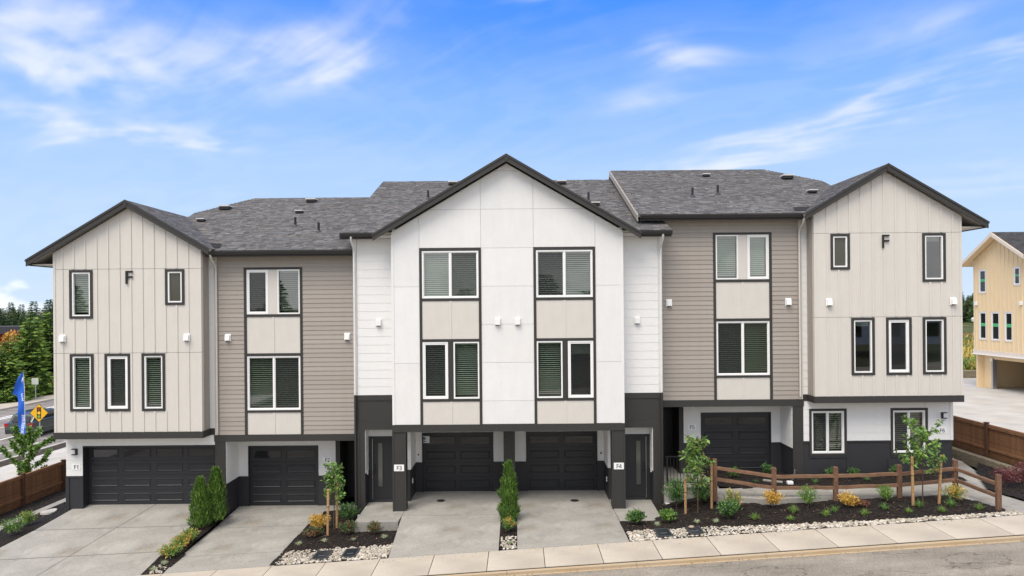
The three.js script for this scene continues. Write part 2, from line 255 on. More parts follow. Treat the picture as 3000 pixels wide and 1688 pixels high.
// embossed garage door: sections of panels, glass in the top section
const embossCache = {};
function embossGeo(w, h) {
  const k = w.toFixed(3) + '_' + h.toFixed(3); if (embossCache[k]) return embossCache[k];
  const loops = [[0, 0], [0.016, 0.016], [0.036, 0.016], [0.055, 0.002]].map(([i, z]) => [[-w / 2 + i, -h / 2 + i, z], [w / 2 - i, -h / 2 + i, z], [w / 2 - i, h / 2 - i, z], [-w / 2 + i, h / 2 - i, z]]);
  const pos = [], q = (a, b, c, d) => pos.push(...a, ...b, ...c, ...a, ...c, ...d);
  for (let l = 0; l < 3; l++) for (let i = 0; i < 4; i++) q(loops[l][i], loops[l][(i + 1) % 4], loops[l + 1][(i + 1) % 4], loops[l + 1][i]);
  q(...loops[3]);
  const g = new THREE.BufferGeometry(); g.setAttribute('position', new THREE.Float32BufferAttribute(pos, 3));
  g.setAttribute('uv', new THREE.Float32BufferAttribute(pos.filter((_, i) => i % 3 < 2), 2)); g.computeVertexNormals(); return (embossCache[k] = g);
}
function garageDoor(x0, x1, y0, y1, z, cols, label) {
  if (x0 > x1) [x0, x1] = [x1, x0];
  const W = x1 - x0, H = y1 - y0, d = group('garage_door', B, (x0 + x1) / 2, y0, z), rows = 4, sh = H / rows;
  if (label) d.userData.label = label;
  for (let r = 0; r < rows; r++) {
    const s = box(d, 'door_section', M.door, -W / 2, W / 2, r * sh + (r ? 0.006 : 0), (r + 1) * sh, -0.045, 0);
    for (let c = 0; c < cols; c++) {
      const pw = W / cols - 0.19, px = -W / 2 + (c + 0.5) * W / cols, py = (r + 0.5) * sh;
      if (r < rows - 1) { const p = mesh('raised_panel', embossGeo(pw, sh * 0.56), M.door, d); p.position.set(px, py, 0.001); }
      else {
        joined('window_frame', [rawBox(px - pw / 2, px + pw / 2, py - 0.16, py - 0.13, 0, 0.018), rawBox(px - pw / 2, px + pw / 2, py + 0.13, py + 0.16, 0, 0.018), rawBox(px - pw / 2, px - pw / 2 + 0.03, py - 0.13, py + 0.13, 0, 0.018), rawBox(px + pw / 2 - 0.03, px + pw / 2, py - 0.13, py + 0.13, 0, 0.018)], M.door, d);
        const p = mesh('pane', new THREE.PlaneGeometry(pw - 0.06, 0.26), M.glassDark, d); p.position.set(px, py, 0.006);
      }
    }
  }
  box(d, 'bottom_seal', M.black, -W / 2, W / 2, -0.012, -0.001, -0.05, 0.008);
  return d;
}
function entryDoor(s, a0, a1, y0, y1, z, liteA0, liteA1, l0, l1) {
  const d = group('entry_door', B, s * (a0 + a1) / 2, y0, z), c = s * (a0 + a1) / 2, H = y1 - y0;
  box(d, 'leaf', M.door, s * a0 - c, s * a1 - c, 0, H, -0.045, 0);
  const x0 = s * liteA0 - c, x1 = s * liteA1 - c;
  const lo = Math.min(x0, x1), hi = Math.max(x0, x1), p = mesh('glass_lite', new THREE.PlaneGeometry(hi - lo, l1 - l0), M.lite, d); p.position.set((lo + hi) / 2, (l0 + l1) / 2 - y0, 0.004);
  joined('lite_frame', [rawBox(lo - 0.02, lo, l0 - y0 - 0.02, l1 - y0 + 0.02, 0, 0.012), rawBox(hi, hi + 0.02, l0 - y0 - 0.02, l1 - y0 + 0.02, 0, 0.012), rawBox(lo, hi, l0 - y0 - 0.02, l0 - y0, 0, 0.012), rawBox(lo, hi, l1 - y0, l1 - y0 + 0.02, 0, 0.012)], M.door, d);
  const hx = s * (a1 - 0.07) - c;
  joined('handle', [rawBox(hx - 0.03, hx + 0.03, 0.92, 1.12, 0, 0.02), rawBox(hx - 0.012, hx + 0.012, 0.98, 1.0, 0.02, 0.06), rawBox(hx - 0.012 - s * 0.05, hx + 0.012 - s * 0.05, 0.975, 1.005, 0.05, 0.068), rawBox(hx - 0.03, hx + 0.03, 1.18, 1.26, 0, 0.025)], M.black, d);
  return d;
}
function textMesh(str, f, h, depth, m, parent, name, cx, cy, z) {
  const g = new TextGeometry(str, { font: f, size: h, depth, curveSegments: 5, bevelEnabled: false }); g.computeBoundingBox(); const b = g.boundingBox;
  g.translate(-(b.min.x + b.max.x) / 2, -(b.min.y + b.max.y) / 2, 0); const o = mesh(name, g, m, parent); o.position.set(cx, cy, z); return o;
}
function numberSign(str, cx, cy, z, w = 0.32, h = 0.215) {
  const g = group('number_sign', B, cx, cy, z);
  joined('plate', [rawBox(-w / 2, w / 2, -h / 2, h / 2, 0, 0.014)], M.vinyl, g);
  textMesh(str, font, 0.135, 0.008, M.blackGloss, g, 'digits', 0.01, 0, 0.014); return g;
}
function wallVent(x, y, z, m = M.vinyl) {
  const g = group('wall_vent', B, x, y, z);
  mesh('back_plate', new RoundedBoxGeometry(0.215, 0.27, 0.02, 2, 0.006), m, g).position.set(0, 0, 0.01);
  const hood = prism([[0.02, 0.105], [0.02, -0.115], [0.115, -0.10], [0.10, 0.085]], -0.082, 0.082); hood.rotateY(-Math.PI / 2);
  mesh('hood', hood, m, g);
  box(g, 'louvre_slot', M.gutter, -0.07, 0.07, -0.128, -0.118, 0.021, 0.08);
}
function downspout(pts, m, name = 'downspout') {
  const c = new THREE.CatmullRomCurve3(pts.map((p) => new THREE.Vector3(...p)), false, 'catmullrom', 0.02);
  const g = new THREE.TubeGeometry(c, pts.length * 6, 0.042, 4, false); mesh(name, g, m, B);
}
// ---------------- roof slopes with real shingles
function roofSlope(pts, U, V, o = {}) {
  const P = pts.map((p) => new THREE.Vector3(...p)), N = new THREE.Vector3().crossVectors(U, V).normalize(), O = P[0];
  const uv = P.map((p) => { const d = p.clone().sub(O); return [d.dot(U), d.dot(V)]; });
  const th = o.th ?? 0.12, pos = [], uvs = [], n = P.length, Q = P.map((p) => p.clone().addScaledVector(N, -th));
  const tri = (a, b, c) => { for (const v of [a, b, c]) { pos.push(v.x, v.y, v.z); const d = v.clone().sub(O); uvs.push(d.dot(U), d.dot(V)); } };
  for (let i = 1; i < n - 1; i++) { tri(P[0], P[i], P[i + 1]); tri(Q[0], Q[i + 1], Q[i]); }
  for (let i = 0; i < n; i++) { const j = (i + 1) % n; tri(P[i], Q[i], Q[j]); tri(P[i], Q[j], P[j]); }
  const g = new THREE.BufferGeometry(); g.setAttribute('position', new THREE.Float32BufferAttribute(pos, 3)); g.setAttribute('uv', new THREE.Float32BufferAttribute(uvs, 2)); g.computeVertexNormals();
  const deck = mesh('roof_slope', g, o.deck ?? M.soffit, o.parent ?? B);
  // shingle tabs
  const r = rng(o.seed ?? 5), vs = uv.map((p) => p[1]), v0 = Math.min(...vs), v1 = Math.max(...vs), E = o.expo ?? 0.145;
  const span = (v) => { let lo = 1e9, hi = -1e9; for (let i = 0; i < n; i++) { const a = uv[i], b = uv[(i + 1) % n]; if ((a[1] - v) * (b[1] - v) <= 0 && a[1] !== b[1]) { const t = (v - a[1]) / (b[1] - a[1]), u = mix(a[0], b[0], t); lo = Math.min(lo, u); hi = Math.max(hi, u); } } return [lo, hi]; };
  const sp = [], sn = [], sc = [], su = [];
  const at = (u, v, h) => O.clone().addScaledVector(U, u).addScaledVector(V, v).addScaledVector(N, h);
  const quad = (a, b, c, d, col, q) => { const nn = new THREE.Vector3().subVectors(b, a).cross(new THREE.Vector3().subVectors(c, a)).normalize(); for (const [x, w] of [[a, q[0]], [b, q[1]], [c, q[2]], [a, q[0]], [c, q[2]], [d, q[3]]]) { sp.push(x.x, x.y, x.z); sn.push(nn.x, nn.y, nn.z); sc.push(...col); su.push(...w); } };
  const tone = o.tone ?? [0.215, 0.207, 0.206];
  for (let v = v0 - 0.03; v < v1 - 0.02; v += E) {
    const [l1, h1] = span(clamp(v + 0.02, v0 + 1e-4, v1 - 1e-4)), [l2, h2] = span(clamp(v + E, v0 + 1e-4, v1 - 1e-4));
    const lo = Math.max(l1, l2), hi = Math.min(h1, h2); if (!(hi - lo > 0.05)) continue;
    let u = lo - r() * 0.2; const row = 0.93 + 0.14 * r();
    while (u < hi) {
      const w = 0.10 + r() * r() * 0.34, a = Math.max(u, lo), b = Math.min(u + w - 0.004, hi); u += w; if (b - a < 0.02) continue;
      const k = row * (r() < 0.22 ? 0.68 + 0.16 * r() : r() < 0.3 ? 1.15 + 0.28 * r() : 0.85 + 0.3 * r()), wm = 0.94 + 0.12 * r();
      const col = [tone[0] * k * wm, tone[1] * k, tone[2] * k * (2 - wm)], t = 0.007 + 0.012 * r(), vt = Math.min(v + E + 0.03, v1);
      const A = at(a, v, t + 0.004), Bq = at(b, v, t + 0.004), C = at(b, vt, 0.003), D = at(a, vt, 0.003);
      quad(A, Bq, C, D, col, [[a, v], [b, v], [b, vt], [a, vt]]);
      quad(at(a, v, -0.002), at(b, v, -0.002), Bq, A, col.map((x) => x * 0.9), [[a, v], [b, v], [b, v + 0.02], [a, v + 0.02]]);
    }
  }
  const sg = new THREE.BufferGeometry(); sg.setAttribute('position', new THREE.Float32BufferAttribute(sp, 3)); sg.setAttribute('normal', new THREE.Float32BufferAttribute(sn, 3)); sg.setAttribute('color', new THREE.Float32BufferAttribute(sc, 3)); sg.setAttribute('uv', new THREE.Float32BufferAttribute(su, 2));
  if (sp.length) { const s = mesh('shingles', sg, M.shingle, deck); s.userData.kind = 'stuff'; }
  return deck;
}
const X = new THREE.Vector3(1, 0, 0), Z = new THREE.Vector3(0, 0, 1);
function upDir(x, y, z) { return new THREE.Vector3(x, y, z).normalize(); }
function frontSlope(pts, slope, o) { return roofSlope(pts, X, upDir(0, slope, -1), o); }
function gableSlope(pts, slope, side, o) { return side > 0 ? roofSlope(pts, new THREE.Vector3(0, 0, -1), upDir(-1, slope, 0), o) : roofSlope(pts, Z, upDir(1, slope, 0), o); }
function barge(cx, yr, slope, wL, wR, z, depth = 0.225, m = M.dark) {       // two rake boards meeting at the ridge with a thin drip board above
  for (const [sd, w] of [[-1, wL], [1, wR]]) {
    const x1 = sd * w, y1 = -slope * w;
    const p = sd > 0 ? [[0, -0.02], [x1, y1 - 0.02], [x1, y1 - depth], [0, -depth - 0.02]] : [[0, -0.02], [0, -depth - 0.02], [x1, y1 - depth], [x1, y1 - 0.02]];
    const b = mesh('barge_board', prism(p, -0.045, 0), m, B); b.position.set(cx, yr, z);
    const q = sd > 0 ? [[0, 0.012], [x1 + 0.02, y1 + 0.0], [x1 + 0.02, y1 - 0.07], [0, -0.075]] : [[0, 0.012], [0, -0.075], [x1 - 0.02, y1 - 0.07], [x1 - 0.02, y1]];
    const t = mesh('drip_edge', prism(q, 0.002, 0.022), m, B); t.position.set(cx, yr, z);
  }
  const k = mesh('ridge_block', prism([[-0.07, -0.10], [-0.012, -depth - 0.035], [0.012, -depth - 0.035], [0.07, -0.10]], 0.003, 0.016), m, B); k.position.set(cx, yr, z);
}
function gutter(x0, x1, y, z) {
  if (x0 > x1) [x0, x1] = [x1, x0];
  const p = prism([[0, 0], [0, -0.13], [0.075, -0.13], [0.10, -0.075], [0.12, -0.03], [0.12, 0], [0.108, 0], [0.10, -0.03], [0.02, -0.04], [0.012, 0]], 0, x1 - x0);
  p.rotateY(-Math.PI / 2); const g = mesh('gutter', p, M.gutter, B); g.position.set(x1, y, z);
  box(B, 'fascia', M.dark, x0 + 0.01, x1 - 0.01, y - 0.20, y + 0.0, z - 0.03, z - 0.002);
}
function wallPiece(name, m, a0, a1, y0, y1, z0, z1, s = 1) { return box(B, name, m, s * a0, s * a1, y0, y1, z0, z1); }

for (const s of [-1, 1]) {
  const e = s < 0 ? 0 : 1.03, f = s < 0 ? 0 : 1.10, right = s > 0;
  // =============== end unit with its overhanging gable box
  const holes = [[14.555, 15.195, 6.715, 8.245, 'a'], [11.355, 11.855, 7.165, 8.245, 'b'], [14.545, 15.195, 3.485, 5.315, 'c'], [13.265, 13.985, 3.475, 5.315, 'd'], [12.055, 12.695, 3.475, 5.315, 'e']];
  const rows = [[2.65, 5.415], [5.425, 8.345], [8.355, 11]];
  const rake = (a) => 10.50 - 0.591 * Math.abs(a - 13.18);
  for (const [y0, y1] of rows) {
    let poly = [[10.69, y0], [15.84, y0], [15.84, y1], [10.69, y1]];
    if (y1 > 9) { poly = [[10.69, y0], [15.84, y0], [15.84, rake(15.84)], [13.18, rake(13.18)], [10.69, rake(10.69)]]; }
    poly = poly.map(([a, y]) => [s * a, y + e]); if (s < 0) poly.reverse();
    const hs = holes.filter((h) => h[2] > y0 && h[3] < y1).map((h) => [Math.min(s * h[0], s * h[1]), Math.max(s * h[0], s * h[1]), h[2] + e, h[3] + e]);
    const w = mesh('wall_panel', prism(poly, 0.46, 0.6, hs), M.tan, B);
    for (let k = 0; k < 12; k++) {                                            // battens, cut where a window stands
      const a = 15.53 - 0.3985 * k; let y = y0 + 0.001; const yt = y1 > 9 ? rake(a) - 0.02 : y1 - 0.001;
      const cut = holes.filter((h) => h[2] > y0 && h[3] < y1 && a > h[0] - 0.115 && a < h[1] + 0.115).sort((p, q) => p[2] - q[2]);
      for (const h of cut) { if (h[2] - 0.09 - y > 0.05) box(w, 'batten', M.tan, s * (a - 0.031), s * (a + 0.031), y + e, h[2] - 0.09 + e, 0.6, 0.624); y = h[3] + 0.09; }
      if (yt - y > 0.08) box(w, 'batten', M.tan, s * (a - 0.031), s * (a + 0.031), y + e, yt + e, 0.6, 0.624);
    }
    for (const [a0, a1] of [[15.77, 15.845], [10.685, 10.76]]) box(w, 'corner_trim', M.tan, s * a0, s * a1, y0 + e, (y1 > 9 ? Math.min(rake(a0), rake(a1)) - 0.02 : y1) + e, 0.6, 0.62);
  }
  const kinds = { a: ['fixed', right ? 'head' : 'full', 0.75, 0], b: ['fixed', 'none', 0, 0, M.frost], c: ['fixed', right ? 'none' : 'full', 0.6, 0.0], d: ['casement', right ? 'none' : 'full', 0.35, 1], e: ['fixed', right ? 'head' : 'full', 0.42, 0] };
  for (const [a0, a1, y0, y1, k] of holes) win(s * a0, s * a1, y0 + e, y1 + e, 0.6, { kind: kinds[k][0], trim: 0.085, blind: kinds[k][1], tilt: kinds[k][2], screen: kinds[k][3] ? 1 : 0, glass: kinds[k][4] ?? M.glass, warp: !right && k === 'c' ? 0.035 : 0 });
  wallPiece('return_wall', M.taupe, 10.69, 10.82, 2.66 + e, 9.0 + e, -0.11, 0.46, s);
  box(B, 'batten', M.taupe, s * 10.672, s * 10.69, 2.66 + e, 9.0 + e, 0.28, 0.34);
  wallPiece('side_wall', M.tan, 15.69, 15.84, 2.66 + e, 8.85 + e, -13.2, 0.46, s);
  wallPiece('side_wall', M.white, 15.69, 15.835, 0.99 + e, 2.43 + e, -13.2, -0.16, s);
  wallPiece('side_wall', M.wains, 15.69, 15.835, -0.9 + e, 0.988 + e, -13.2, -0.16, s);
  wallPiece('floor_deck', M.soffit, 10.70, 15.80, 2.445 + e, 2.64 + e, -13.2, 0.57, s);
  wallPiece('band_board', M.dark, 10.655, 15.875, 2.43 + e, 2.662 + e, 0.575, 0.634, s);
  box(B, 'band_board', M.dark, s * 10.655, s * 10.69, 2.43 + e, 2.662 + e, 0.03, 0.573);
  box(B, 'band_board', M.dark, s * 15.84, s * 15.875, 2.43 + e, 2.662 + e, -13.2, 0.573);
  wallPiece('band_board', M.dark, 10.47, 10.69, 2.43 + e, 2.662 + e, -0.05, 0.028, s);
  { const w = wallPiece('lap_wall', M.white, 10.50, 10.70, 2.664 + e, 8.95 + e, -0.12, -0.004, s); lap(w, M.white, 0, 0.19, 0, 0.1, 0, 9); w.children.length = 0; for (let i = 0; i < 22; i++) { const o = mesh('siding_board', boardGeo(0.19, 0.285), M.white, w); o.position.set(0, -3.0 + i * 0.285, 0.064); } }
  // building letter F, 46 cm high
  { const g = joined('letter', [rawBox(-0.12, -0.058, -0.23, 0.23, 0, 0.04), rawBox(-0.057, 0.125, 0.17, 0.23, 0, 0.04), rawBox(-0.057, 0.12, -0.01, 0.048, 0, 0.04)], M.blackGloss, B); g.position.set(s * 13.18, 8.05 + e, 0.621); }
  for (const a of [15.515, 11.19]) wallVent(s * a, 5.94 + e, 0.619);
  // ground floor of the end unit
  if (!right) {
    const y = 0;
    const w = wallPiece('lap_wall', M.white, 15.25, 15.84, 1.0, 2.43, -0.16, -0.002, s); for (let i = 0; i < 5; i++) { const o = mesh('siding_board', boardGeo(0.588, 0.284), M.white, w); o.position.set(0, -0.57 + i * 0.284, 0.09); }
    wallPiece('wall', M.white, 10.5, 15.25, 2.07, 2.43, -0.16, 0.004, s);
    wallPiece('wainscot', M.wains, 15.25, 15.84, -0.9, 0.998, -0.16, 0.0, s); wallPiece('wainscot_cap', M.wains, 15.24, 15.86, 0.94, 0.998, 0.002, 0.03, s); wallPiece('wainscot_trim', M.wains, 15.74, 15.86, -0.5, 0.938, 0.002, 0.024, s); wallPiece('wainscot_trim', M.wains, 15.24, 15.33, -0.5, 0.938, 0.002, 0.024, s);
    box(B, 'door_jamb', M.door, s * 15.25, s * 15.232, -0.2, 2.05, -0.34, 0.01); wallPiece('door_head', M.door, 10.5, 15.25, 2.02, 2.068, -0.34, 0.012, s);
    garageDoor(s * 10.56, s * 15.23, -0.12, 2.0, -0.3, 4, 'wide charcoal garage door of sixteen panels');
    const sc = group('wall_sconce', B, -15.505, 1.875, 0.012); joined('backplate', [rawBox(-0.15, 0.15, -0.16, 0.16, 0, 0.014)], M.vinyl, sc); joined('shade', [rawBox(0.05, 0.09, -0.11, 0.11, 0.014, 0.11), rawBox(-0.09, 0.049, 0.085, 0.11, 0.014, 0.11), rawBox(-0.09, 0.049, -0.11, -0.085, 0.014, 0.11)], M.black, sc);
    numberSign('F1', -15.485, 1.325, 0.012);
  } else {
    for (const [a0, a1] of [[10.47, 10.81], [11.98, 13.72], [14.88, 15.84]]) {
      const w = wallPiece('lap_wall', M.white, a0, a1, 2.022, 3.46, -0.16, -0.002, s); for (let i = 0; i < 5; i++) { const o = mesh('siding_board', boardGeo(a1 - a0 - 0.002, 0.286), M.white, w); o.position.set(0, -0.572 + i * 0.286, 0.09); }
      wallPiece('wainscot', M.wains, a0, a1, 0.2, 2.02, -0.16, 0.0, s); wallPiece('wainscot_cap', M.wains, a0, a1, 1.965, 2.02, 0.002, 0.03, s);
    }
    for (const [a0, a1] of [[10.81, 11.98], [13.72, 14.88]]) {
      wallPiece('wall', M.white, a0, a1, 3.09, 3.46, -0.16, 0.004, s); wallPiece('wainscot', M.wains, a0, a1, 0.2, 1.575, -0.16, 0.0, s); wallPiece('wainscot_cap', M.wains, a0 - 0.08, a1 + 0.08, 1.42, 1.478, 0.002, 0.028, s);
      win(s * a0, s * a1, 1.575, 3.09, 0.0, { kind: 'slider', trim: 0.085, blind: 'full', tilt: 0.35, screen: -1 });
    }
    for (const a of [12.10, 13.58]) wallPiece('wainscot_trim', M.wains, a - 0.045, a + 0.045, 0.5, 1.41, 0.002, 0.024, s);
    box(B, 'corner_trim', M.white, 15.76, 15.86, 2.022, 3.43, 0.016, 0.04);
    const sc = group('wall_sconce', B, 15.515, 2.91, 0.016); joined('backplate', [rawBox(-0.15, 0.15, -0.16, 0.16, 0, 0.014)], M.vinyl, sc); joined('shade', [rawBox(-0.09, -0.05, -0.11, 0.11, 0.014, 0.11), rawBox(-0.049, 0.09, 0.085, 0.11, 0.014, 0.11), rawBox(-0.049, 0.09, -0.11, -0.085, 0.014, 0.11)], M.black, sc);
    numberSign('F6', 15.465, 2.365, 0.016);
  }
  // =============== taupe unit
  const y = (v) => v + f;
  { const segs = [[9.436, 10.39], [5.37, 7.344]];
    for (const [a0, a1] of segs) { const w = wallPiece('lap_wall', M.taupe, a0, a1, y(2.425), y(8.40), -0.13, -0.004, s); lapOn(w, [M.taupe, ...M.taupeV], a1 - a0, 5.975, 0.1615, 0.067); }
    const w2 = wallPiece('lap_wall', M.taupe, 5.37, 10.39, y(8.402), y(8.66), -0.13, -0.004, s); lapOn(w2, [M.taupe], 5.02, 0.258, 0.129, 0.067);
    wallPiece('frieze_board', M.taupe, 5.37, 10.39, y(8.662), y(8.93), -0.13, 0.022, s); }
  wallPiece('corner_board', M.tan, 10.392, 10.498, y(2.425), y(8.93), -0.12, 0.04, s);
  for (const [a0, a1] of [[9.346, 9.434], [7.346, 7.434]]) wallPiece('column_trim', M.dark, a0, a1, y(2.425), y(8.40), -0.12, 0.034, s);
  for (const [y0, y1] of [[8.322, 8.40], [6.63, 6.72], [5.232, 5.325], [3.212, 3.29]]) wallPiece('rail_trim', M.dark, 7.436, 9.344, y(y0), y(y1), -0.12, 0.03, s);
  for (const [y0, y1] of [[5.327, 6.628], [2.426, 3.21]]) { for (const [a0, a1] of [[7.438, 8.387], [8.393, 9.342]]) wallPiece('infill_panel', M.tan, a0, a1, y(y0), y(y1), -0.1, 0.004, s); wallPiece('batten', M.tan, 8.355, 8.425, y(y0), y(y1), 0.005, 0.02, s); }
  wallPiece('infill_panel', M.tan, 8.248, 8.562, y(6.722), y(8.32), -0.1, 0.004, s);
  win(s * 8.564, s * 9.344, y(6.722), y(8.32), 0.0, { kind: 'casement', blind: 'full', tilt: right ? 1.2 : 0.25, screen: right ? 0 : 1 });
  win(s * 7.436, s * 8.246, y(6.722), y(8.32), 0.0, { kind: 'fixed', blind: 'full', tilt: right ? 1.0 : 0.4 });
  win(s * 7.436, s * 9.344, y(3.292), y(5.23), 0.0, { kind: 'slider', blind: 'full', tilt: right ? 0.22 : 0.3, screen: right ? -1 : 1 });
  for (const a of [10.01, 5.75]) wallVent(s * a, y(5.90), 0.022);
  wallPiece('band_board', M.dark, 5.362, 10.53, y(2.185), y(2.423), -0.05, 0.05, s);
  wallPiece('floor_deck', M.white, 5.37, 10.44, y(2.19), y(2.40), -13.2, -0.052, s);
  // pier and recess
  wallPiece('pier', M.wains, 10.15, 10.498, y(-1.0), y(2.185), -1.1, 0.0, s); wallPiece('pier_board', M.dark, 10.135, 10.51, y(-0.9), y(2.183), 0.002, 0.034, s); wallPiece('pier_trim', M.dark, 10.13, 10.2, y(-0.9), y(2.12), 0.036, 0.05, s);
  { const w = wallPiece('lap_wall', M.white, 10.13, 10.148, y(0.67), y(2.183), -1.1, -0.002, s); for (let i = 0; i < 5; i++) { const o = mesh('siding_board', boardGeo(1.09, 0.302), M.white, w); o.position.set(-s * 0.018, -0.604 + i * 0.302, 0); o.rotation.y = -s * Math.PI / 2; } }
  const bw = (a0, a1) => { wallPiece('recess_wall', M.white, a0, a1, y(0.67), y(2.19), -1.25, -1.1, s); wallPiece('recess_wainscot', M.wains, a0, a1, y(-0.9), y(0.668), -1.25, -1.09, s); wallPiece('wainscot_cap', M.wains, a0, a1, y(0.61), y(0.666), -1.088, -1.066, s); };
  bw(9.775, 10.148); bw(6.5, 7.15); wallPiece('recess_wall', M.white, 7.15, 9.775, y(1.80), y(2.19), -1.25, -1.102, s);
  for (const [a0, a1] of [[9.735, 9.775], [7.15, 7.19]]) wallPiece('door_jamb', M.door, a0, a1, y(-0.46), y(1.80), -1.25, -1.085, s);
  wallPiece('door_head', M.door, 7.19, 9.735, y(1.745), y(1.80), -1.25, -1.085, s);
  garageDoor(s * 7.192, s * 9.733, y(-0.45), y(1.743), -1.15, 2);
  wallPiece('entry_return', M.dark, 6.33, 6.498, y(-0.9), y(2.19), -2.3, -1.06, s); wallPiece('entry_wall', M.wains, 5.362, 5.5, y(-0.9), y(2.19), -2.4, -0.02, s); wallPiece('entry_back', M.wains, 5.5, 6.33, y(1.75), y(2.19), -2.4, -2.2, s);
  wallPiece('entry_jamb', M.door, 6.29, 6.329, y(-0.5), y(1.749), -2.3, -2.14, s);
  entryDoor(s, 5.502, 6.288, y(-0.45), y(1.745), -2.18, 5.80, 5.95, y(0.1), y(1.5));
  numberSign(right ? 'F5' : 'F2', right ? 6.815 : -6.815, y(1.26), -1.098);
  // door bell plate beside the garage
  if (right) joined('keypad', [rawBox(6.80, 6.9, 3.04, 3.16, -1.098, -1.08), rawBox(6.835, 6.865, 3.07, 3.12, -1.079, -1.06)], M.vinyl, B);
  // =============== white strip beside the middle gable
  { const w = wallPiece('lap_wall', M.white, 3.9, 5.355, 3.875, 9.42, 0.46, 0.596, s); lapOn(w, [M.white], 1.3, 5.54, 0.289, 0.07, s * -0.03);
    wallPiece('corner_board', M.white, 5.262, 5.37, 3.875, 9.42, 0.598, 0.64, s); }
  wallPiece('side_wall', M.white, 5.23, 5.358, 2.66, 9.4, -13.2, 0.458, s);
  wallPiece('dark_panel', M.dark, 3.9, 5.355, 2.665, 3.872, 0.46, 0.60, s);
  for (const [y0, y1] of [[3.69, 3.872], [2.665, 2.91]]) wallPiece('panel_trim', M.dark, 3.96, 5.262, y0, y1, 0.602, 0.624, s);
  wallPiece('panel_trim', M.dark, 5.264, 5.37, 2.665, 3.872, 0.602, 0.63, s);
  wallPiece('pier', M.wains, 5.035, 5.355, -0.9, 2.664, 0.05, 0.598, s); wallPiece('pier_board', M.dark, 5.02, 5.37, -0.9, 2.663, 0.60, 0.63, s); wallPiece('pier_trim', M.dark, 5.20, 5.37, -0.9, 2.6, 0.632, 0.648, s);
  { const w = wallPiece('lap_wall', M.white, 5.018, 5.033, 1.15, 2.664, 0.1, 0.598, s); for (let i = 0; i < 5; i++) { const o = mesh('siding_board', boardGeo(0.49, 0.302), M.white, w); o.position.set(-s * 0.016, -0.604 + i * 0.302, 0); o.rotation.y = -s * Math.PI / 2; } }
  joined('doorbell', [rawBox(s * 5.0 - 0.02, s * 5.0 + 0.02, 1.05, 1.17, 0.3, 0.36)], M.vinyl, B);
  wallPiece('floor_deck', M.white, 0, 5.355, 2.70, 2.90, -13.2, 0.44, s); wallPiece('porch_ceiling', M.white, 3.55, 5.0, 2.69, 2.80, 0.1, 0.458, s);
  wallPiece('door_header', M.white, 3.54, 5.034, 2.345, 2.70, -0.06, 0.098, s);
  wallPiece('door_frame', M.door, 4.868, 5.03, 0.0, 2.343, -0.06, 0.12, s); wallPiece('door_frame', M.door, 3.99, 4.866, 2.255, 2.343, -0.06, 0.12, s); wallPiece('door_sill', M.wains, 3.99, 4.866, 0.0, 0.098, -0.06, 0.115, s);
  box(B, 'weatherstrip', M.steel, s * 4.858, s * 4.872, 0.1, 2.25, 0.122, 0.13);
  entryDoor(s, 3.992, 4.864, 0.1, 2.253, 0.08, 4.52, 4.675, 0.55, 2.1);
  wallPiece('wall_end', M.white, 3.552, 3.988, 1.12, 2.70, -1.2, 0.0, s); wallPiece('wall_end', M.dark, 3.552, 3.988, -0.4, 1.118, -1.2, 0.01, s); wallPiece('wall_end', M.white, 3.7, 3.988, 1.12, 2.345, 0.002, 0.098, s);
  wallPiece('return_wainscot', M.wains, 3.535, 3.55, -0.4, 1.118, -1.2, -0.004, s); { const w = wallPiece('lap_wall', M.white, 3.537, 3.55, 1.12, 2.69, -1.2, -0.004, s); for (let i = 0; i < 5; i++) { const o = mesh('siding_board', boardGeo(1.19, 0.313), M.white, w); o.position.set(-s * 0.014, -0.626 + i * 0.313, 0); o.rotation.y = -s * Math.PI / 2; } }
  joined('outlet_cover', [rawBox(s * 3.52 - 0.012, s * 3.52 + 0.012, 0.55, 0.72, -0.42, -0.34)], M.vinyl, B);
  const cw = (a0, a1) => { wallPiece('recess_wall', M.white, a0, a1, 1.11, 2.70, -1.35, -1.2, s); wallPiece('recess_wainscot', M.wains, a0, a1, -0.4, 1.108, -1.35, -1.19, s); wallPiece('wainscot_cap', M.wains, a0, a1, 1.05, 1.106, -1.188, -1.166, s); };
  cw(3.285, 3.55); cw(0.19, 0.615); wallPiece('recess_wall', M.white, 0.615, 3.285, 2.225, 2.70, -1.35, -1.202, s);
  for (const [a0, a1] of [[3.245, 3.285], [0.615, 0.655]]) wallPiece('door_jamb', M.door, a0, a1, -0.02, 2.225, -1.35, -1.175, s);
  wallPiece('door_head', M.door, 0.655, 3.245, 2.17, 2.225, -1.35, -1.175, s);
  garageDoor(s * 0.657, s * 3.243, 0.0, 2.168, -1.25, 2);
  joined('keypad', [rawBox(s * 3.42 - 0.06, s * 3.42 + 0.06, 1.34, 1.46, -1.198, -1.18)], M.vinyl, B); joined('keypad_button', [rawBox(s * 3.42 - 0.025, s * 3.42 + 0.025, 1.37, 1.43, -1.178, -1.16)], M.black, B);
  mesh('porch_post', new RoundedBoxGeometry(0.43, 2.78, 0.43, 2, 0.008), M.dark, B).position.set(s * 3.73, 1.29, 0.985);
  for (const a of [3.53, 3.93]) wallPiece('post_trim', M.dark, a - 0.03, a + 0.03, -0.09, 2.67, 1.202, 1.215, s);
  numberSign(right ? 'F4' : 'F3', s * 3.735, 1.47, 1.203, 0.34, 0.22);
  wallVent(s * 4.5, 6.40, 0.615, M.white); wallVent(s * 0.34, 6.41, 1.202, M.white);
  // =============== middle gable: side of its box, wall panels and window columns
  wallPiece('side_wall', M.white, 3.80, 3.935, 2.93, 9.6, 0.598, 1.06, s);
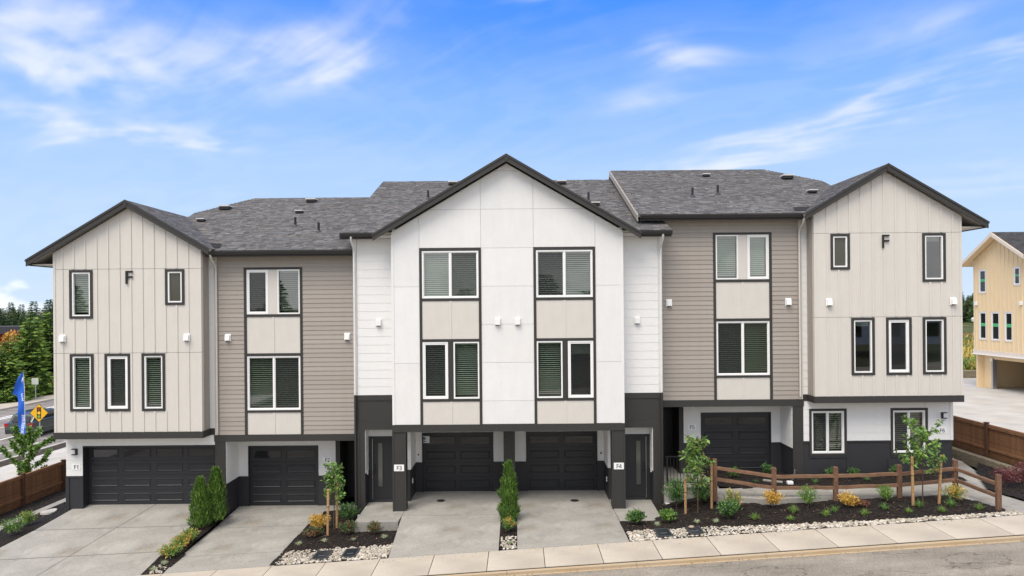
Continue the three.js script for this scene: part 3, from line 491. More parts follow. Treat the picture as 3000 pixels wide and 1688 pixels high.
  const back = (poly) => { const p = poly.map(([a, yy]) => [s * a, yy]); if (s < 0) p.reverse(); mesh('wall_sheathing', prism(p, 1.06, 1.168), M.white, B); };
  const topY = (a) => 11.80 - 0.588 * a;
  back([[3.0, 2.93], [3.938, 2.93], [3.938, topY(3.938)], [3.0, topY(3.0)]]); back([[0, 2.93], [0.888, 2.93], [0.888, topY(0.888)], [0, topY(0)]]); back([[0.888, 8.93], [3.0, 8.93], [3.0, topY(3.0)], [0.888, topY(0.888)]]);
  const cols = [[2.994, 3.935, [2.93, 5.02, 7.62, 10.24]], [0.895, 2.99, [8.935, 10.24, 11.54]]];
  const panel = (a0, a1, y0, y1) => { let p = clipPoly([[a0, y0], [a1, y0], [a1, y1], [a0, y1]], 0.588, 1, 11.78); if (p.length < 3) return; p = p.map(([a, yy]) => [s * a, yy]); if (s < 0) p.reverse(); mesh('wall_panel', prism(p, 1.17, 1.2), M.whiteV[Math.floor(R() * 3)], B); };
  for (const [a0, a1, ys] of cols) for (let i = 0; i < ys.length; i++) panel(a0 + 0.003, a1 - 0.003, ys[i] + 0.004, (ys[i + 1] ?? 12.2) - 0.004);
  wallPiece('corner_board', M.white, 3.86, 3.945, 2.93, 9.42, 1.202, 1.216, s);
  for (const [a0, a1] of [[2.906, 2.99], [0.89, 0.974]]) wallPiece('column_trim', M.dark, a0, a1, 2.925, 8.93, 1.08, 1.225, s);
  for (const [y0, y1] of [[8.835, 8.93], [7.13, 7.218], [5.742, 5.832], [3.708, 3.798]]) wallPiece('rail_trim', M.dark, 0.976, 2.904, y0, y1, 1.08, 1.222, s);
  wallPiece('mullion_trim', M.dark, 1.857, 2.033, 3.80, 5.74, 1.08, 1.22, s);
  for (const [y0, y1] of [[5.834, 7.128], [2.926, 3.706]]) { for (const [a0, a1] of [[0.978, 1.937], [1.943, 2.902]]) wallPiece('infill_panel', M.tan, a0, a1, y0, y1, 1.1, 1.203, s); wallPiece('batten', M.tan, 1.905, 1.975, y0, y1, 1.204, 1.218, s); }
  win(s * 0.976, s * 2.904, 7.22, 8.833, 1.2, { kind: 'slider', blind: 'full', tilt: right ? 0.55 : 0.95, screen: right ? -1 : 1 });
  win(s * 2.035, s * 2.904, 3.80, 5.74, 1.2, { kind: 'casement', blind: right ? 'top' : 'full', tilt: 0.3, screen: 1 });
  win(s * 0.976, s * 1.855, 3.80, 5.74, 1.2, { kind: 'fixed', blind: 'full', tilt: right ? 0.4 : 0.48 });
}
function lapOn(w, ms, L, H, expo, zo, xo = 0) { const n = Math.round(H / expo), h = H / n; for (let i = 0; i < n; i++) { const o = mesh('siding_board', boardGeo(L - 0.002, h), ms[Math.floor(R() * ms.length)], w); o.position.set(xo, -H / 2 + (i + 0.5) * h, zo + 0.01); } }
// panels of the middle column and what spans the whole middle
{ const ys = [2.93, 3.72, 5.02, 6.32, 7.62, 8.92, 10.24, 11.54, 12.3];
  for (let i = 0; i < ys.length - 1; i++) { let p = clipPoly([[-0.887, ys[i] + 0.004], [0.887, ys[i] + 0.004], [0.887, ys[i + 1] - 0.004], [-0.887, ys[i + 1] - 0.004]], 0.588, 1, 11.78); p = clipPoly(p, -0.588, 1, 11.78); if (p.length > 2) mesh('wall_panel', prism(p, 1.17, 1.2), M.whiteV[i % 3], B); } }
box(B, 'beam', M.dark, -3.955, 3.955, 2.685, 2.925, 1.03, 1.232); box(B, 'porch_ceiling', M.white, -3.93, 3.93, 2.70, 2.90, 0.46, 1.028);
box(B, 'pier', M.wains, -0.188, 0.188, -0.4, 2.69, -1.35, 0.0); box(B, 'pier_board', M.dark, -0.2, 0.2, -0.4, 2.688, 0.002, 0.03); for (const a of [-0.16, 0.16]) box(B, 'pier_trim', M.dark, a - 0.045, a + 0.045, -0.4, 2.65, 0.032, 0.046);
// arrow notice behind the glass of one garage door
{ const g = group('arrow_notice', B, -3.18, 1.955, -1.235); box(g, 'sheet', mat('notice_paper', 0.62, 0.66, 0.70, 0.7), -0.17, 0.17, -0.13, 0.13, 0, 0.006);
  const a = new THREE.Shape([[0, 0.105], [0.085, 0.015], [0.06, 0.0], [0.018, 0.035], [0.018, -0.025], [-0.018, -0.025], [-0.018, 0.035], [-0.06, 0.0], [-0.085, 0.015]].map((p) => new THREE.Vector2(...p)));
  mesh('arrow', new THREE.ExtrudeGeometry(a, { depth: 0.003, bevelEnabled: false }), mat('navy_print', 0.012, 0.03, 0.09, 0.6), g).position.set(-0.03, 0, 0.0065);
  joined('print_line', [rawBox(-0.1, 0.04, -0.085, -0.055, 0.0065, 0.009)], mat('navy_ink', 0.012, 0.03, 0.09, 0.6), g); }
// ---------------- shell behind the fronts, so that rooms are dark and closed
for (const s of [-1, 1]) {
  const e = s < 0 ? 0 : 1.03, f = s < 0 ? 0 : 1.10;
  box(B, 'rear_wall', M.tan, s * 10.45, s * 15.84, -0.9 + e, 8.9 + e, -13.35, -13.2); box(B, 'rear_wall', M.taupe, s * 5.36, s * 10.45, -1 + f, 8.9 + f, -13.35, -13.2);
  box(B, 'party_wall', M.inside, s * 10.40, s * 10.49, -0.9 + e, 8.8 + Math.min(e, f), -13.2, -1.26); box(B, 'party_wall', M.inside, s * 10.40, s * 10.49, 2.45 + f, 8.8 + f, -1.26, -0.14);
  box(B, 'interior_floor', M.floor, s * 10.83, s * 15.68, 5.24 + e, 5.40 + e, -13.1, 0.44); box(B, 'interior_floor', M.floor, s * 5.38, s * 10.39, 5.34 + f, 5.5 + f, -13.1, -0.15); box(B, 'interior_floor', M.floor, s * 0.02, s * 3.78, 5.88, 6.04, -13.1, 1.04); box(B, 'interior_floor', M.floor, s * 3.79, s * 5.2, 5.88, 6.04, -13.1, 0.44);
  box(B, 'interior_ceiling', M.inside, s * 10.83, s * 15.68, 8.42 + e, 8.5 + e, -13.1, 0.44); box(B, 'interior_ceiling', M.inside, s * 5.38, s * 10.39, 8.6 + f, 8.68 + f, -13.1, -0.15); box(B, 'interior_ceiling', M.inside, s * 0.02, s * 3.78, 9.0, 9.08, -13.1, 1.04); box(B, 'interior_ceiling', M.inside, s * 3.79, s * 5.2, 9.0, 9.08, -13.1, 0.44);
  box(B, 'room_wall', M.inside, s * 10.5, s * 15.68, 2.65 + e, 8.4 + e, -4.1, -4.0); box(B, 'room_wall', M.inside, s * 5.38, s * 10.39, 2.45 + f, 8.58 + f, -4.1, -4.0); box(B, 'room_wall', M.inside, s * 0.02, s * 5.2, 2.92, 8.98, -4.1, -4.0);
  if (s > 0) box(B, 'room_wall', M.inside, 10.5, 15.68, 0.3, 3.46, -4.1, -4.0);
  box(B, 'cupboard', mat(s > 0 ? 'oak_cabinet' : 'grey_cabinet', ...(s > 0 ? [0.34, 0.2, 0.09] : [0.2, 0.2, 0.18]), 0.6), s * 11.0, s * 12.9, 2.66 + e, 4.5 + e, -2.6, -2.0);
}
box(B, 'rear_wall', M.white, -5.36, 5.36, -0.4, 9.3, -13.35, -13.2); box(B, 'party_wall', M.inside, -0.015, 0.015, 2.92, 9.0, -13.1, 1.04);
box(B, 'foundation', M.wains, -15.8, -5.4, -1.2, -0.6, -13.2, -1.3); box(B, 'foundation', M.wains, -5.4, 5.4, -1.0, -0.15, -13.2, -1.3); box(B, 'foundation', M.wains, 5.4, 15.8, -0.5, 0.4, -13.2, -1.3);

// ---------------- roofs
const zr = -6.6;
for (const s of [-1, 1]) {
  const e = s < 0 ? 0 : 1.03, y0 = s < 0 ? 8.98 : 10.12, yr = s < 0 ? 11.95 : 13.06, sl = (yr - y0) / 7.05, in0 = s < 0 ? 5.32 : 4.6;
  const yAt = (z) => y0 + sl * (0.45 - z), hipZ = 0.45 - (16.6 - 13.18) / (16.6 - 11.565) * 7.05;
  const pts = [[in0, y0, 0.45], [13.18, y0, 0.45], [13.18, yAt(hipZ), hipZ], [11.565, yr, zr], [in0, yr, zr]].map(([a, y, z]) => [s * a, y, z]); if (s < 0) pts.reverse();
  frontSlope(pts, sl, { seed: 31 + s, th: 0.10 });
  const ps = [[16.6, yAt(0.45), hipZ], [16.6, yAt(0.45), -13.65], [11.565, yr, zr], [13.18, yAt(hipZ), hipZ]].map(([a, y, z]) => [s * a, y, z]); if (s < 0) ps.reverse();
  gableSlope(ps, (yr - y0) / 5.035, s, { seed: 41 + s, th: 0.1 });
  // rear slope, seen from nowhere near: plain sheet
  const rp = [[in0, y0, -13.65], [16.6, y0, -13.65], [11.565, yr, zr], [in0, yr, zr]].map(([a, y, z]) => [s * a, y, z]); if (s > 0) rp.reverse();
  roofSlope(rp, new THREE.Vector3(-1, 0, 0), upDir(0, sl, 1), { seed: 3, expo: 0.6, th: 0.1 });
  gutter(s * (s < 0 ? 5.38 : 4.66), s * 10.62, y0 - 0.03, 0.47);
  wallPiece('soffit', M.soffit, s < 0 ? 5.38 : 5.38, 10.67, y0 - 0.115, y0 - 0.07, -0.03, 0.44, s);
  // gable roof over the end box
  const gy = 10.72 + e, gs = 0.591, zf = 0.80, low = (a) => gy - gs * Math.abs(a - 13.18), back = (y) => 0.45 - (y - y0) / sl - 0.12;
  const g1p = [[16.63, low(16.63), zf], [16.63, low(16.63), hipZ], [13.18, gy, hipZ], [13.18, gy, zf]].map(([a, y, z]) => [s * a, y, z]); if (s < 0) g1p.reverse();
  gableSlope(g1p, gs, s, { seed: 51 + s, th: 0.11 });
  const g2p = [[10.32, low(10.32), zf], [13.18, gy, zf], [13.18, gy, back(gy)], [10.32, low(10.32), Math.min(zf - 0.05, back(low(10.32)))]].map(([a, y, z]) => [s * a, y, z]); if (s < 0) g2p.reverse();
  gableSlope(g2p, gs, -s, { seed: 61 + s, th: 0.11 });
  barge(s * 13.18, gy, gs, s < 0 ? 3.45 : 2.86, s < 0 ? 2.86 : 3.45, zf + 0.046);
  box(B, 'side_fascia', M.dark, s * 16.6, s * 16.66, low(16.63) - 0.2, low(16.63) - 0.03, -13.6, zf - 0.01);
  box(B, 'side_soffit', M.soffit, s * 15.84, s * 16.59, low(16.63) - 0.17, low(16.63) - 0.14, -13.6, 0.6);
  // valley flashing where the gable runs into the main roof
  const fl = mesh('valley_flashing', slabGeo([[s * 10.95, 0.25], [s * 10.18, 0.25], [s * 10.3, -0.18], [s * 10.95, -0.3]], (x, z) => yAt(z) + 0.03, 0.03), mat('black_flashing', 0.012, 0.012, 0.012, 0.95), B);
  // downspout of the taupe unit
  const dy = s < 0 ? 0 : 1.12; downspout([[s * 10.40, 8.82 + dy, 0.54], [s * 10.40, 8.72 + dy, 0.54], [s * 10.40, 8.45 + dy, 0.11], [s * 10.40, 8.3 + dy, 0.085], [s * 10.40, 2.5 + dy, 0.085]], M.tan);
  downspout([[s * 5.33, 9.36, 1.12], [s * 5.33, 9.22, 1.10], [s * 5.33, 8.98, 0.72], [s * 5.33, 8.85, 0.685], [s * 5.33, 3.9, 0.685]], M.white); downspout([[s * 5.33, 3.88, 0.685], [s * 5.33, 2.7, 0.685], [s * 5.33, 0.1 + (s < 0 ? -0.35 : 0), 0.69]], M.dark);
}
{ const y0 = 9.5, yr = 12.65, sl = (yr - y0) / 7.65;
  frontSlope([[-5.7, y0, 1.05], [5.66, y0, 1.05], [5.2, y0 + sl * 1.1, -0.05], [5.2, yr, zr], [-5.7, yr, zr]].filter((_, i) => i !== 2), sl, { seed: 71, th: 0.10 });
  roofSlope([[5.2, yr - sl * 7.05, -13.65], [-5.7, yr - sl * 7.05, -13.65], [-5.7, yr, zr], [5.2, yr, zr]], new THREE.Vector3(-1, 0, 0), upDir(0, sl, 1), { seed: 3, expo: 0.6, th: 0.1 });
  gutter(-5.68, -4.5, y0 - 0.03, 1.07); gutter(4.5, 5.64, y0 - 0.03, 1.07);
  for (const s of [-1, 1]) {
    wallPiece('soffit', M.white, 3.96, 5.62, y0 - 0.15, y0 - 0.10, 0.66, 1.04, s);
    const gy = 12.04, gs = 0.588, zf = 1.5, low = gy - gs * 4.5, back = (y) => 1.05 - (y - y0) / sl - 0.1;
    const p = [[4.5, low, zf], [4.5, low, 0.9], [0, gy, back(gy)], [0, gy, zf]].map(([a, y, z]) => [s * a, y, z]); if (s < 0) p.reverse();
    gableSlope(p, gs, s, { seed: 81 + s, th: 0.11 });
  }
  barge(0, 12.04, 0.588, 4.5, 4.5, 1.546);
  // left rake of the middle roof and left rake of the right-hand roof, with the bits of wall under them
  for (const [x, ya, za, yb, zb, m] of [[-5.7, y0, 1.05, yr, zr, M.dark], [4.6, 10.12, 0.45, 13.06, zr, M.taupe]]) {
    const d = [[za, ya - 0.02], [zb, yb - 0.02], [zb, yb - 0.24], [za, ya - 0.24]], g = prism(d.map(([z, y]) => [-z, y]), -0.04, 0); g.rotateY(Math.PI / 2); const o = mesh('rake_board', g, m, B); o.position.x = x;
  }
  const tri = (z0, z1, yf, yb) => prism([[-z0, yb], [-z1, yb], [-z1, yf(z1)], [-z0, yf(z0)]], 0, 0.1);
  const w1 = tri(0.4, -6.6, (z) => y0 + sl * (1.05 - z) - 0.12, 8.9); w1.rotateY(Math.PI / 2); mesh('gable_side_wall', w1, M.white, B).position.x = -5.35;
  const w2 = tri(-0.14, -6.6, (z) => 10.12 + 0.417 * (0.45 - z) - 0.12, 9.5); w2.rotateY(Math.PI / 2); mesh('gable_side_wall', w2, M.taupe, B).position.x = 5.22;
}
// roof vents (hooded boxes) and pipes
function roofVent(x, y, z, sc = 1) { const g = group('roof_vent', B, x, y, z); const h = prism([[-0.2, 0], [0.2, 0], [0.17, 0.10], [-0.17, 0.10]], -0.16, 0.16); mesh('hood', h, M.black, g); box(g, 'cap', mat('vent_cap_grey', 0.6, 0.59, 0.58, 0.6), -0.21, 0.21, 0.101, 0.155, -0.19, 0.19); g.scale.setScalar(sc); }
function roofPipe(x, y, z, h = 0.4) { const g = group('vent_pipe', B, x, y, z); mesh('pipe', new THREE.CylinderGeometry(0.045, 0.045, h + 0.1, 10), M.black, g).position.y = h / 2 - 0.05; mesh('boot', new THREE.CylinderGeometry(0.06, 0.12, 0.08, 10), M.gutter, g).position.y = 0.02; }
for (const [x, y, z, k] of [[-12.34, 10.45, -3.04, 0.75], [-12.11, 11.17, -4.76, 1.1], [-8.73, 11.61, -5.81, 1.05], [-8.73, 10.9, -4.11, 0.75], [8.57, 12.49, -5.22, 0.75], [11.85, 12.24, -4.61, 1.1], [11.88, 11.25, -2.24, 0.8], [-2.46, 12.31, -5.77, 1], [2.33, 12.31, -5.76, 1], [3.41, 10.83, -2.18, 0.8]]) roofVent(x, y + 0.01, z, k);
for (const [x, y, z] of [[-8.33, 10.14, -2.31], [-7.2, 9.83, -1.56], [7.11, 11.08, -1.85], [8.19, 11.23, -2.21], [-3.26, 11.33, -3.4], [3.21, 11.09, -2.81]]) roofPipe(x, y, z, 0.36);
// shading fins of downspout outlets at the ground
for (const [x, y, z] of [[5.45, 0.05, 0.9], [-5.2, -0.32, 0.75]]) box(B, 'splash_outlet', M.vinyl, x - 0.07, x + 0.07, y - 0.04, y + 0.05, z - 0.08, z + 0.02);

// ------------------------------------------------------------------ the ground: terrain, street, sidewalk, drives, beds
const ys = (x) => -0.039 + 0.0596 * x;                       // the street climbs to the right, 6 percent
function padY(x) { const k = [[-34, -1.66], [-29, -1.66], [-20.2, -1.12], [-19.5, -1.1], [-16, -0.85], [-5.6, -0.95], [-5.2, -0.55], [4.9, -0.5], [5.6, -0.1], [15.9, 0.25], [18.0, 0.35], [18.6, 0.78], [60, 0.85]]; if (x <= k[0][0]) return k[0][1]; for (let i = 1; i < k.length; i++) if (x <= k[i][0]) return mix(k[i - 1][1], k[i][1], (x - k[i - 1][0]) / (k[i][0] - k[i - 1][0])); return 0.85; }
function terrainY(x, z) {
  const street = ys(clamp(x, -27, 40)) - 0.3, t = smooth(4.6, 5.2, z), lot = padY(x);
  let y = mix(lot, x < -27 ? lot : x > 19 ? Math.min(street, lot) : street, t);
  if (x > 20) y += smooth(-26, -100, z) * 1.9;
  const far = Math.hypot(x, z); y += smooth(250, 900, far) * 1.5 * (fbm(x * 0.004 + 20, z * 0.004 + 9, 3) - 0.5);
  return y;
}
{ const xs = [], zs = []; const grade = (arr, list) => { for (const [a, b, n] of list) for (let i = 0; i < n; i++) arr.push(mix(a, b, i / n)); arr.push(list[list.length - 1][1]); };
  grade(xs, [[-1400, -300, 8], [-300, -60, 12], [-60, -25, 14], [-25, 25, 66], [25, 60, 14], [60, 300, 14], [300, 1400, 8]]); grade(zs, [[-1400, -300, 8], [-300, -60, 16], [-60, -15, 14], [-15, 10, 40], [10, 60, 14], [60, 300, 8], [300, 1000, 5]]);
  const pos = [], uv = [], idx = []; for (const z of zs) for (const x of xs) { pos.push(x, terrainY(x, z), z); uv.push(x, z); }
  const nx = xs.length; for (let j = 0; j < zs.length - 1; j++) for (let i = 0; i < nx - 1; i++) { const a = j * nx + i; idx.push(a, a + nx, a + 1, a + 1, a + nx, a + nx + 1); }
  const g = new THREE.BufferGeometry(); g.setAttribute('position', new THREE.Float32BufferAttribute(pos, 3)); g.setAttribute('uv', new THREE.Float32BufferAttribute(uv, 2)); g.setIndex(idx); g.computeVertexNormals();
  structure(mesh('ground', g, M.grass), 'open ground around the building lot', 'ground'); }
structure(mesh('road', slabGeo([[-27, 6.625], [40, 6.625], [40, 34], [-27, 34]], (x) => ys(x) - 0.088, 0.1), M.road), 'pale worn street surface climbing to the right', 'road');
{ const sw = group('sidewalk'), th = Math.atan(0.0596), w = 1.553;
  for (let k = -14; k <= 15; k++) { const x0 = -3.65 + k * w + 0.010, x1 = x0 + w - 0.020; const o = mesh('slab', slabGeo([[x0, 4.907], [x1, 4.907], [x1, 6.35], [x0, 6.35]].map(([x, z]) => [x - x0, z - 4.9]), (x) => 0.0596 * x + (R() < 0 ? 0 : 0), 0.1), M.walk, sw); o.position.set(x0, ys(x0), 4.9); }
  const jb = mesh('joint_bed', slabGeo([[-26, 4.88], [19.6, 4.88], [19.6, 6.37], [-26, 6.37]], (x) => ys(x) - 0.012, 0.1), M.joint, sw);
  structure(sw, 'pale concrete sidewalk in square slabs along the street', 'sidewalk');
  const cb = group('curb'); for (let k = -6; k < 7; k++) { const x0 = k * 3.4, x1 = x0 + 3.392; mesh('curb_stone', slabGeo([[x0, 6.395], [x1, 6.395], [x1, 6.53], [x0, 6.53]], (x) => ys(x) - 0.015, 0.3), M.curb, cb); mesh('gutter_pan', slabGeo([[x0, 6.532], [x1, 6.532], [x1, 6.62], [x0, 6.62]], (x, z) => ys(x) - 0.082, 0.1), M.curb, cb); }
  structure(cb, 'low tan concrete curb between sidewalk and street', 'curb'); }
// drives: slabs with joints between them
const lot1 = (x, z) => mix(-0.12, ys(x), clamp((z + 0.3) / 5.2)), lot2 = (x, z) => mix(-0.45, ys(x), clamp((z + 1.1) / 6.0)), lot3 = (x, z) => mix(0, ys(x), clamp((z - 1.7) / 3.2));
function drive(label, polys, yf) { const d = group('driveway'); for (const p of polys) mesh('slab', slabGeo(p, yf, 0.15), M.concrete, d); mesh('joint_bed', slabGeo(hull(polys), yf, 0.12, -0.13), M.joint, d); structure(d, label, 'driveway'); }
function hull(polys) { const pts = polys.flat().sort((a, b) => a[0] - b[0] || a[1] - b[1]), cr = (o, a, b) => (a[0] - o[0]) * (b[1] - o[1]) - (a[1] - o[1]) * (b[0] - o[0]), half = (ps) => { const h = []; for (const p of ps) { while (h.length > 1 && cr(h[h.length - 2], h[h.length - 1], p) <= 0) h.pop(); h.push(p); } h.pop(); return h; }; return [...half(pts), ...half([...pts].reverse())]; }
{ const xl = (z) => z < 1.4 ? mix(-15.62, -15.84, clamp(z / 1.4)) : mix(-15.84, -16.9, (z - 1.4) / 3.5), xm = (z) => mix(-12.84, -13.78, (z + 0.1) / 4.9), xr = (z) => mix(-10.72, -10.52, z / 4.9), g = 0.012, q = [];
  for (const [za, zb] of [[-0.3, 1.54], [1.582, 3.41], [3.452, 4.89]]) { q.push([[za < 0 ? -15.24 : xl(za), za], [xm(za) - g, za], [xm(zb) - g, zb], [xl(zb), zb], ...(za < 0 ? [[-15.62, 0.02], [-15.24, 0.02]] : [])]); q.push([[xm(za) + g, za], [xr(za), za], [xr(zb), zb], [xm(zb) + g, zb]]); }
  drive('wide concrete driveway scored into six slabs before the double garage', q, lot1); }
drive('narrow concrete driveway left of the wedge-shaped planting bed', [[[-10.12, -1.2], [-5.52, -1.2], [-5.52, -0.3], [-6.7, -0.3], [-6.85, 1.19], [-10.02, 1.19]], [[-10.02, 1.232], [-6.86, 1.232], [-6.82, 3.69], [-9.98, 3.69]], [[-9.98, 3.715], [-6.82, 3.715], [-6.68, 4.89], [-9.86, 4.89]]], lot2);
drive('middle concrete driveway with a drain, left of the divider bed', [[[-3.54, -1.3], [-0.27, -1.3], [-0.27, 1.688], [-3.56, 1.688]], [[-3.56, 1.72], [-0.27, 1.72], [-0.27, 4.89], [-3.42, 4.89]]], lot3);
drive('middle concrete driveway with a drain, right of the divider bed', [[[0.27, -1.3], [3.54, -1.3], [3.54, 1.74], [0.27, 1.74]], [[0.27, 1.752], [3.54, 1.752], [3.48, 4.89], [0.27, 4.89]]], lot3);
for (const [x, z, s] of [[-2.46, 0.01, 'left'], [2.31, 0.13, 'right']]) { const d = group('floor_drain', null, x, 0.004, z); mesh('rim', new THREE.CylinderGeometry(0.15, 0.15, 0.012, 24), M.gutter, d); mesh('grate', new THREE.CylinderGeometry(0.12, 0.12, 0.006, 24), M.black, d).position.y = 0.0095; for (let i = -2; i <= 2; i++) box(d, 'bar', M.gutter, -0.1, 0.1, 0.0125, 0.017, i * 0.04 - 0.008, i * 0.04 + 0.008); top(d, `round black drain in the ${s} middle driveway`, 'drain', 'driveway drains'); }
structure(mesh('porch_slab', slabGeo([[-5.02, 0.03], [-3.545, 0.03], [-3.6, 2.3], [-5.0, 2.3]], (x, z) => 0.0 - 0.02 * clamp(z / 2.3), 0.5), M.concrete), 'raised concrete entry slab left of the middle driveways', 'porch');
structure(mesh('porch_slab', slabGeo([[3.55, 0.03], [5.03, 0.03], [4.95, 2.0], [4.72, 2.78], [3.55, 2.72]], (x, z) => 0.004 + 0.03 * clamp(z / 2.3), 0.35), M.concrete), 'concrete entry slab right of the middle driveways', 'porch');
// raised path, apron and walk on the right
const pathY = (x, z) => mix(mix(0.60, 0.74, smooth(6.9, 8.8, x)), ys(x) + 0.0, smooth(2.4, 4.8, z));
structure(mesh('porch_slab', slabGeo([[5.4, -2.2], [7.22, -2.2], [7.22, 0.9], [7.05, 0.9], [7.05, 0.63], [5.4, 0.63]], () => 0.635, 0.3), M.concrete), 'concrete entry slab behind the black railing', 'porch');
{ const p = group('path'); const pcs = [[[7.06, 0.92], [8.75, 1.35], [8.32, 2.72], [6.85, 1.86]], [[8.76, 1.35], [11.2, 1.22], [11.2, 2.48], [8.8, 2.68], [8.33, 2.73]], [[11.21, 1.22], [13.6, 1.08], [13.6, 2.38], [11.21, 2.48]], [[13.61, 1.08], [15.9, 0.78], [15.8, 2.3], [14.3, 2.32], [13.61, 2.38]]];
  for (const q of pcs) mesh('slab', slabGeo(q, pathY, 0.32), M.concrete, p); structure(p, 'raised concrete path behind the rail fence', 'path');
  const w = group('walkway'); for (const q of [[[14.31, 2.33], [15.79, 2.31], [15.8, 3.6], [14.46, 3.6]], [[14.46, 3.61], [15.8, 3.61], [15.92, 4.89], [14.62, 4.89]], [[15.91, 0.78], [17.0, -0.4], [16.3, 1.2], [15.81, 2.3]], [[15.92, 0.76], [15.95, -2.2], [17.6, -2.2], [17.05, -0.45]], [[15.95, -2.21], [15.95, -8], [17.7, -8], [17.6, -2.21]]]) mesh('slab', slabGeo(q, pathY, 0.25), M.concrete, w); structure(w, 'concrete walk from the street along the right end wall', 'path'); }
// retaining wall of the raised entry and its railing
{ const g = group('retaining_wall'); mesh('wall', slabGeo([[5.36, 0.64], [7.06, 0.64], [7.06, 0.84], [5.36, 0.84]], () => 0.6, 1.0), M.concrete, g); mesh('cap', slabGeo([[5.36, 0.60], [7.09, 0.60], [7.09, 0.88], [5.36, 0.88]], () => 0.665, 0.062), M.concrete, g); top(g, 'low concrete retaining wall under the black railing', 'wall');
  const r = group('railing'); r.position.set(0, 0.666, 0.74); for (const x of [5.48, 6.98]) { box(r, 'post', M.black, x - 0.025, x + 0.025, 0, 1.0, -0.025, 0.025); box(r, 'foot', M.black, x - 0.05, x + 0.05, 0, 0.012, -0.05, 0.05); }
  box(r, 'top_rail', M.black, 5.42, 7.06, 0.965, 1.0, -0.03, 0.03).position.y += 0.02; box(r, 'bottom_rail', M.black, 5.5, 6.96, 0.09, 0.12, -0.012, 0.012); for (let i = 1; i < 13; i++) box(r, 'baluster', M.black, 5.48 + i * 0.1155 - 0.009, 5.48 + i * 0.1155 + 0.009, 0.12, 0.965, -0.009, 0.009); top(r, 'black metal railing of thin uprights before the right entry', 'railing'); }
// planting beds: lumpy bark mulch
const backY = (x) => x < 5 ? -0.02 : x < 8 ? mix(-0.02, 0.6, (x - 5) / 3) : Math.min(0.68, 0.6 + (x - 8) * 0.03);
const bedR = (x, z) => mix(backY(x), ys(x) - 0.01, smooth(1.6, 4.3, z)) + 0.03 * (fbm(x * 1.6 + 4, z * 1.6 + 8, 3) - 0.5);
const bedL = (x, z) => lot2(x, 3) + 0.02 + 0.06 * (fbm(x * 2, z * 2, 3) - 0.5);
const bedS = (x, z) => mix(-0.26, ys(x), clamp((z) / 4.9)) - 0.02;
const bedE = (x, z) => mix(-0.5, -0.97, clamp((-15.9 - x) / 3.6)) - 0.06 * clamp(z) + 0.05 * (fbm(x, z, 3) - 0.5) - 0.02 - 0.16 * clamp((z - 1) / 3);
const bedF = (x, z) => 0.70 + 0.10 * smooth(9, 14, x) + 0.05 * (fbm(x * 1.5, z * 1.5 + 30, 3) - 0.5);
const bedX = (x, z) => pathY(15.8, z) + 0.06 + 0.08 * (fbm(x * 1.5, z * 1.5 + 50, 3) - 0.5);
const bedC = (x, z) => lot3(x, z) - 0.03;
function inPoly(x, z, p) { let c = false; for (let i = 0, j = p.length - 1; i < p.length; j = i++) if ((p[i][1] > z) !== (p[j][1] > z) && x < (p[j][0] - p[i][0]) * (z - p[i][1]) / (p[j][1] - p[i][1]) + p[i][0]) c = !c; return c; }
